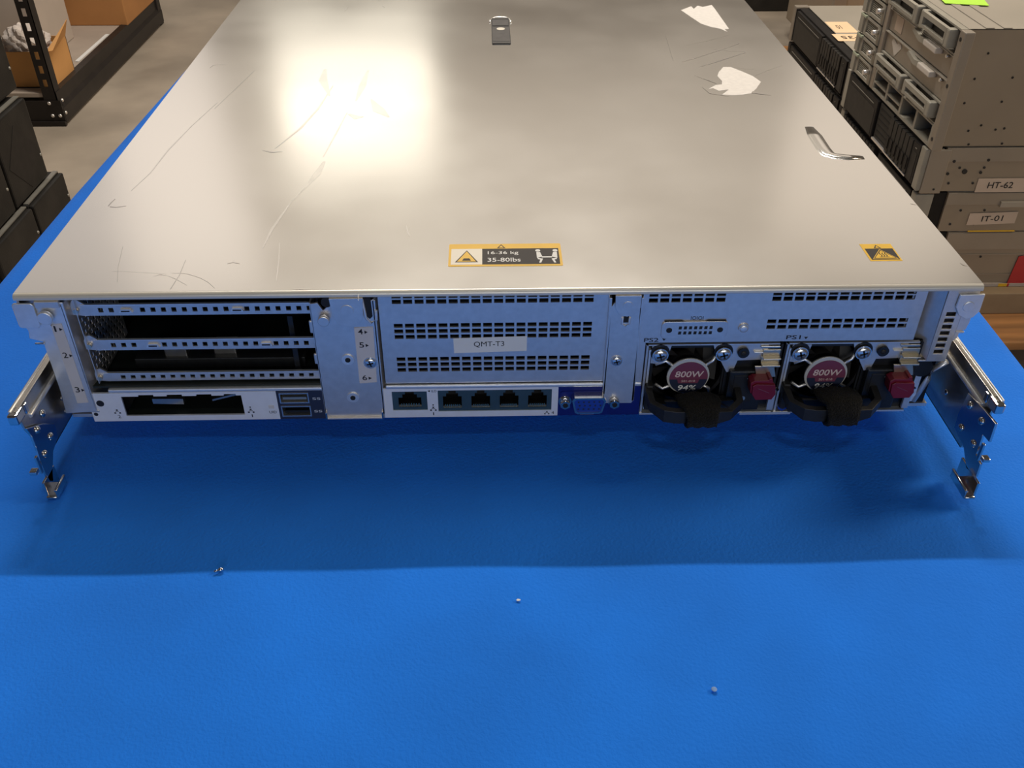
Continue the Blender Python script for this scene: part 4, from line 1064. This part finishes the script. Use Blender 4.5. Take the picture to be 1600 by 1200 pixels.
b = MB(1); b.box(0.004, 0.042, -0.006, -0.001, -0.001, 0.0835, 'chas', 0.002); b.cyl((0.028, -0.0065, 0.008), NY, 0.002, 0.001, 'ink', 8); b.build('ear_plate', s3)
b = MB(1); b.cyl((0.078, -0.0016, 0.040), NY, 0.0048, 0.001, 'ink', 14)
for q in ((0.053, 0.060), (0.048, 0.036), (0.115, 0.062), (0.108, 0.038)): b.cyl((q[0], -0.0016, q[1]), NY, 0.0028, 0.001, 'ink', 10)
b.build('mounting_hole', s3)

# top chassis of the near stack
T0 = (0.78, 1.172, 0.4055)
t = thing('blade_chassis', 'tall beige-grey chassis with open drive cages and handles, top of the right stack', 'server', T0)
H = 0.2045; Wd = 0.446
b = MB(1)
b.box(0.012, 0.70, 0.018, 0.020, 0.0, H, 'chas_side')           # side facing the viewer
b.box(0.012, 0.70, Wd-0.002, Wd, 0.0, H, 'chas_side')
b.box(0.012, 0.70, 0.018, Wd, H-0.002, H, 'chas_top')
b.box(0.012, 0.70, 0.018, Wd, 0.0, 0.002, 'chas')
b.box(0.10, 0.102, 0.022, Wd-0.004, 0.003, H-0.003, 'bezel2')
b.box(0.04, 0.055, 0.02, Wd-0.02, H, H+0.0016, 'chas_top', 0.0006); b.box(0.07, 0.085, 0.02, Wd-0.02, H, H+0.0016, 'chas_top', 0.0006)
rivets(b, [(x, z) for x, z in ((0.055, 0.165), (0.12, 0.166), (0.045, 0.122), (0.11, 0.124), (0.04, 0.08), (0.105, 0.082), (0.082, 0.04), (0.062, 0.03), (0.11, 0.032), (0.125, 0.034), (0.07, 0.005), (0.13, 0.006))], 0.018, 'bezel2', 0.0022)
ch = b.build('chassis', t, bevel=0.0008)
b = MB(1); b.box(-0.002, 0.016, 0.0, 0.020, 0.0, H-0.001, 'chas', 0.002)
for q in (0.018, 0.112, 0.19): b.cyl((-0.0022, 0.011, q), NX, 0.0035, 0.001, 'bezel2', 12)
b.build('corner_post', t)
b = MB(1); b.box(-0.002, 0.02, 0.318, 0.335, 0.0, H-0.001, 'chas', 0.002); b.build('corner_post', t)
# four ear grilles beyond the divider
zr = [0.0, 0.040, 0.079, 0.119, 0.160, 0.2035]
for k in range(5):
    za, zb = zr[k]+0.002, zr[k+1]-0.002
    b = MB(1)
    b.panel(0.335, 0.446, za, zb, -0.004, 0.0, [(0.350, 0.412, za+0.006, zb-0.005)], 'ucs', plane='yz')
    for i in range(7): b.box(-0.001, 0.001, 0.350, 0.412, za+0.008+i*0.0036, za+0.0095+i*0.0036, 'ucs')
    b.box(0.004, 0.006, 0.345, 0.42, za, zb, 'ucs_dark')
    b.box(-0.008, 0.004, 0.424, 0.444, za+0.001, zb-0.001, 'ucs', 0.002)
    b.box(-0.008, -0.002, 0.414, 0.444, zb-0.004, zb+0.001, 'paletab', 0.001)
    b.build('ear_grille', t)
    b = MB(1); b.cyl((-0.010, 0.344, zb-0.012), NX, 0.005, 0.014, 'galv', 12); b.build('thumb_screw', t)
# two blanking plates with lever latches
for za, zb, stick in ((zr[2], zr[3], 'heart'), (zr[3], zr[4], 'note')):
    b = MB(1); b.box(0.004, 0.008, 0.020, 0.318, za+0.0015, zb-0.001, 'blanking'); b.box(-0.001, 0.008, 0.020, 0.318, zb-0.0025, zb-0.0008, 'chas_top')
    pl = b.build('blanking_plate', t)
    b = MB(1)
    b.box(-0.010, 0.004, 0.072, 0.128, zb-0.013, zb-0.003, 'heart', 0.002)
    b.prism([(0.125, zb-0.012), (0.150, zb-0.014), (0.186, zb-0.005), (0.180, zb+0.001), (0.150, zb-0.005), (0.125, zb-0.003)], -0.008, 0.002, 'ucs', plane='yz')
    b.build('lever_latch', pl)
    b = MB(1)
    if stick == 'note': b.box(0.0030, 0.0040, 0.255, 0.290, za+0.008, zb-0.006, 'beiget')
    else: b.prism([(0.262, za+0.005), (0.287, za+0.026), (0.284, za+0.032), (0.275, za+0.033), (0.262, za+0.028), (0.250, za+0.033), (0.241, za+0.032), (0.238, za+0.026)], 0.0030, 0.0040, 'heart', plane='yz')
    b.build('sticker', pl)['label'] = 'beige square sticker' if stick == 'note' else 'pale heart shaped sticker'
    b = MB(1); b.cyl((0.001, 0.045, zb-0.008), NX, 0.003, 0.006, 'chrome', 10); b.build('plate_screw', pl)
# two rows with long barred handles
for za, zb in ((zr[1], zr[2]), (zr[4], zr[5])):
    b = MB(1); b.box(0.010, 0.014, 0.020, 0.318, za+0.001, zb-0.001, 'ucs_dark')
    b.box(0.0, 0.012, 0.020, 0.318, za, za+0.003, 'ucs'); b.box(0.0, 0.012, 0.020, 0.318, zb-0.003, zb, 'ucs')
    rw = b.build('handle_row', t)
    for ya, yb in ((0.045, 0.150), (0.185, 0.305)):
        b = MB(1)
        b.panel(ya, yb, za+0.012, zb-0.005, -0.013, -0.006, [(ya+0.006, yb-0.006, za+0.017, zb-0.013)], 'ucs', plane='yz')
        b.box(-0.013, 0.010, ya-0.012, ya+0.004, za+0.008, zb-0.004, 'ucs', 0.003)
        b.box(-0.012, 0.010, yb-0.003, yb+0.010, za+0.008, zb-0.004, 'ucs', 0.003)
        b.build('pull_handle', rw)
# open grid of cells at the bottom
b = MB(1)
za, zb = zr[0], zr[1]
b.panel(0.020, 0.318, za, zb, -0.001, 0.003, [(0.026+i*0.074, 0.026+i*0.074+0.066, za+0.005, zb-0.003) for i in range(4)], 'ucs', plane='yz')
for i in range(5): b.box(0.002, 0.09, 0.021+i*0.074, 0.025+i*0.074, za+0.002, zb-0.002, 'ucs')
b.box(0.002, 0.09, 0.020, 0.318, za+0.002, za+0.004, 'ucs')
b.box(-0.001, 0.05, 0.176, 0.240, za+0.016, za+0.019, 'ucs'); b.box(-0.001, 0.05, 0.250, 0.314, za+0.016, za+0.019, 'ucs')
b.build('cell_grid', t)
b = MB(1)
b.prism([(0.84-0.03, 1.338), (0.84+0.042, 1.322), (0.84+0.06, 1.41), (0.84-0.02, 1.42)], 0.6120, 0.6126, 'green', plane='xy')
tag(b.build('sticky_note'), 'lime green paper note lying on top of the tallest right-hand chassis', 'note')

# second stack behind, top unit carries labels
G2 = 'black-fronted servers in the farther right stack'
for k, (z0, z1, lab) in enumerate(((0.118, 0.206, 'black-fronted server lowest in the farther right stack, mostly hidden by the silver lid'), (0.207, 0.296, 'black-fronted server in the middle of the farther right stack'), (0.297, 0.385, 'black-fronted server topmost of the farther right stack, peach labels on its grey cover'))):
    s_, bay = black_server(lab, 0.82, 1.72, 2.19, z0, z1, 0.850, group=G2, style=2)
    bay(0.06, 0.14, 'blank'); bay(0.15, 0.30, 'drives'); bay(0.31, 0.46, 'drives'); bay(0.47, 0.95, 'blank')
    if k == 2:
        b = MB(1); b.box(0.028, 0.652, 0.0, 0.47, 0.0876, 0.0880, 'chas_top'); b.build('top_cover', s_)
        b = MB(1); b.box(0.030, 0.087, 0.228, 0.320, 0.0881, 0.0884, 'peach'); b.text('10', (0.052, 0.275, 0.0887), NX, NY, 0.012, 0.03, 'greyl'); b.build('paper_label', s_)['label'] = 'larger peach label with small dark print'
        b = MB(1); b.box(0.016, 0.16, 0.160, 0.216, 0.0881, 0.0884, 'peach'); b.text('F35', (0.054, 0.188, 0.0887), NX, NY, 0.046, 0.024, 'greyl', bold=0.008); b.build('paper_label', s_)['label'] = 'peach label reading F35 upside down'
        b = MB(1); b.box(-0.006, 0.03, 0.452, 0.474, 0.002, 0.0895, 'chas', 0.002); b.build('ear_plate', s_)
b = MB(1); b.box(0.80, 1.52, 1.70, 2.21, 0.0705, 0.117, 'tan', 0.002)
tag(b.build('fibreboard_riser'), 'tan board under the farther right-hand server stack, hidden behind the nearer stack', 'board')
t = thing('wooden_pallet', 'wooden pallet behind the nearer one, under the back of the farther server stack', 'pallet', (1.2, 2.42, 0))
for i in range(5):
    y0 = -0.35 + i*0.165
    if i: pass
    b = MB(1); b.box(-0.44, 0.5, y0, y0+0.155, 0.052, 0.070, 'wood', 0.003); b.build('deck_board', t)
for xx in (-0.38, 0, 0.42):
    b = MB(1); b.box(xx-0.03, xx+0.03, -0.33, 0.46, 0.0, 0.052, 'wood', 0.002); b.build('runner', t)

# far floor items at the top right
t = thing('server_chassis', 'plain grey metal chassis on the floor behind the farther right stack', 'server', (1.12, 2.72, 0.0))
b = MB(1); b.box(0, 0.6, 0, 0.5, 0.0705, 0.30, 'chas_side', 0.003); b.box(0, 0.6, 0, 0.5, 0.30, 0.302, 'chas'); b.build('chassis', t)
b = MB(1); b.box(-0.01, 0.03, -0.004, 0.02, 0.0705, 0.30, 'chas', 0.002); b.build('rack_ear', t)
t = thing('black_bin', 'black box on the floor at the top right edge of the lid', 'box', (0.875, 3.56, 0))
b = MB(1); b.hexa([(0.01,0.01,0),(0.37,0.01,0),(0.37,0.41,0),(0.01,0.41,0),(0,0,0.34),(0.38,0,0.34),(0.38,0.42,0.34),(0,0.42,0.34)], 'caseblk'); b.build('bin_body', t, bevel=0.006)
b = MB(1); b.box(-0.01, 0.39, -0.01, 0.43, 0.34, 0.36, 'caseblk', 0.006); b.build('rim', t)

# ------------------------------------------------------------------ left: black equipment boxes stacked on the floor
GL = 'black equipment cases stacked at the left edge'
def case(label, x1, y0, y1, z0, z1, ledge=True, depth=0.42):
    t = thing('equipment_case', label, 'equipment case', (x1, y0, z0)); t['group'] = GL
    W_, H_ = y1-y0, z1-z0
    b = MB(1); b.box(-depth, -0.012, 0.001, W_-0.001, 0.001, H_-0.001, 'caseblk', 0.004); b.build('case_body', t)
    b = MB(1); b.box(-0.014, 0, 0.003, W_-0.003, 0.004, H_-0.003, 'caseblk', 0.005)
    cy, cz = W_/2, H_*0.45
    if H_ > 0.12:
        b.prism([(cy-0.075, cz), (cy, cz-0.075), (cy+0.075, cz), (cy, cz+0.075)], -0.001, 0.0008, 'bezel', plane='yz')
    b.build('front_cover', t)
    if ledge:
        b = MB(1); b.box(-0.024, -0.012, 0.006, W_-0.004, H_-0.001, H_+0.0015, 'casegrey'); b.build('metal_trim', t)
    b = MB(1); b.dome((0.0, W_-0.012, H_*0.30), X, 0.004, 0.003, 'casegrey'); b.build('corner_screw', t)
    return t
case('low black equipment case on the floor beneath the farther tall case', -1.070, 1.643, 1.840, 0.0, 0.087)
case('low black equipment case on the floor at the left edge beside the blue cloth', -1.070, 1.430, 1.640, 0.0, 0.087)
case('tall black equipment case nearest the shelving post, standing on a low case', -1.090, 1.612, 1.806, 0.0895, 0.289)
case('tall black equipment case cut off by the left edge, standing on a low case', -1.090, 1.400, 1.609, 0.0895, 0.289)
case('black case with a rounded corner, topmost of the left stack beside the open cardboard box', -1.118, 1.560, 1.845, 0.2915, 0.47, ledge=False)

# ------------------------------------------------------------------ black boltless shelving
t = thing('shelving_unit', 'black steel boltless shelving unit standing on the concrete floor', 'shelf', (-1.27, 2.37, 0))
def post(px_, py_, sx, sy, h):
    b = MB(1)
    holes = [(0.011, 0.021, 0.03+i*0.038, 0.052+i*0.038) for i in range(int((h-0.06)/0.038))]
    # face toward viewer
    b.panel(px_, px_+sx*0.034 if sx > 0 else px_, 0.0, h, py_, py_+0.002, [(px_+a, px_+c, d, e) for a, c, d, e in holes], 'shelfblk') if sx > 0 else b.panel(px_-0.034, px_, 0.0, h, py_, py_+0.002, [(px_-c, px_-a, d, e) for a, c, d, e in holes], 'shelfblk')
    b.box(min(px_, px_-sx*0.002), max(px_, px_-sx*0.002), py_, py_+sy*0.034, 0, h, 'shelfblk') if sy > 0 else b.box(px_-0.002, px_, py_-0.034, py_, 0, h, 'shelfblk')
    return b.build('upright_post', t)
b = MB(1)
holes = [(-0.036+0.0, -0.024, 0.115+i*0.040, 0.137+i*0.040) for i in range(20)]
b.panel(-0.048, -0.010, 0.0, 0.95, 0.0, 0.002, [(h[0], h[1], h[2], h[3]) for h in holes], 'shelfblk')
b.box(-0.012, -0.010, 0.0, 0.036, 0.0, 0.95, 'shelfblk')
b.build('upright_post', t)
b = MB(1); b.box(-0.012, -0.010, 1.03, 1.068, 0, 0.12, 'shelfblk'); b.panel(-0.045, -0.010, 0, 0.12, 1.066, 1.068, [(-0.03, -0.02, 0.03, 0.05)], 'shelfblk'); b.box(-0.010, -0.002, 1.03, 1.068, 0.0, 0.125, 'shelfblk', 0.002); b.build('upright_post', t)
b = MB(1); b.box(-0.60, -0.598, 0.0, 0.036, 0, 0.95, 'shelfblk'); b.box(-0.60, -0.565, 0.0, 0.002, 0, 0.95, 'shelfblk'); b.build('upright_post', t)
b = MB(1); b.box(-0.60, -0.598, 1.03, 1.068, 0, 0.95, 'shelfblk'); b.box(-0.60, -0.565, 1.066, 1.068, 0, 0.95, 'shelfblk'); b.build('upright_post', t)
b = MB(1); b.prism([(-0.004, 0.008), (0.0, 0.008), (0.0, 0.050), (-0.008, 0.062), (-0.008, 0.098), (-0.030, 0.100), (-0.030, 0.096), (-0.012, 0.094), (-0.012, 0.06), (-0.004, 0.048)], 0.002, 1.066, 'shelfblk', plane='xz'); b.build('side_beam', t)
b = MB(1); b.box(-0.60, -0.0, -0.004, 0.0, 0.012, 0.075, 'shelfblk'); b.box(-0.60, 0.0, -0.012, 0.0, 0.0, 0.014, 'shelfblk'); b.build('end_beam', t)
b = MB(1); b.box(-0.60, -0.030, 0.003, 1.06, 0.084, 0.096, 'shelfbrd'); b.build('shelf_board', t)
for q in ((-0.034, 0.068), (-0.012, 0.030), (-0.034, 0.030), (-0.115, 0.022)):
    b = MB(1); b.dome((q[0], -0.004, q[1]), NY, 0.0055, 0.004, 'galv'); b.build('bolt', t)
b = MB(1); b.dome((0.000, 0.012, 0.072), X, 0.0055, 0.004, 'galv'); b.build('bolt', t)
b = MB(1); b.dome((0.000, 0.012, 0.034), X, 0.0055, 0.004, 'galv'); b.build('bolt', t)

# open carton with white wrap
t = thing('cardboard_box', 'open cardboard box stuffed with white wrap behind the shelving post', 'box', (-1.455, 2.42, 0.0965))
b = MB(1)
b.box(0, 0.16, 0, 0.003, 0, 0.105, 'card'); b.box(0, 0.16, 0.157, 0.160, 0, 0.105, 'card'); b.box(0, 0.003, 0, 0.16, 0, 0.105, 'card'); b.box(0.157, 0.160, 0, 0.16, 0, 0.105, 'card'); b.box(0, 0.16, 0, 0.16, 0, 0.003, 'card')
b.build('carton', t)
b = MB(1); b.hexa([(0.158,0.0,0.105),(0.160,0.0,0.105),(0.160,0.16,0.105),(0.158,0.16,0.105),(0.175,0.01,0.106),(0.177,0.01,0.106),(0.180,0.155,0.155),(0.178,0.155,0.155)], 'card'); b.build('flap', t)
b = MB(1)
tb = bmesh.new(); bmesh.ops.create_icosphere(tb, subdivisions=4, radius=1)
for v in tb.verts:
    n_ = 1 + 0.12*math.sin(v.co.x*9+1)*math.cos(v.co.y*11) + 0.08*math.sin(v.co.z*17+v.co.x*13)
    v.co = Vector((v.co.x*0.065*n_, v.co.y*0.065*n_, v.co.z*0.055*n_))
b.merge(tb, 'wrap', Matrix.Translation((0.075, 0.075, 0.105))); tb.free()
tag(b.build('packing_wrap', loc=(-1.455, 2.42, 0.0965)), 'crumpled white packing wrap poking out of the open cardboard box', 'packing material')
t = thing('white_carton', 'pale grey carton standing behind the open cardboard box on the black shelf', 'box', (-1.70, 2.66, 0.0965))
b = MB(1); b.box(0, 0.285, 0, 0.26, 0, 0.30, 'whitebox', 0.003); b.build('carton', t)
b = MB(1); b.box(0.0, 0.285, 0.10, 0.15, 0.30, 0.301, 'beiget'); b.build('tape', t)
t = thing('cardboard_box', 'large closed brown cardboard box at the far end of the black shelf', 'box', (-1.66, 3.06, 0.0965))
b = MB(1); b.box(0, 0.385, 0, 0.33, 0, 0.26, 'carddk', 0.003); b.build('carton', t)
b = MB(1); b.box(0.0, 0.385, 0.14, 0.19, 0.26, 0.261, 'beiget'); b.build('tape', t)
b = MB(1); b.hexa([(-1.322,2.66,0.0965),(-1.310,2.66,0.0965),(-1.306,2.95,0.0965),(-1.318,2.95,0.0965),(-1.322,2.66,0.099),(-1.310,2.66,0.099),(-1.306,2.95,0.099),(-1.318,2.95,0.099)], 'paper')
tag(b.build('plastic_strip'), 'thin white strip lying on the shelf board beside the beam', 'strip')
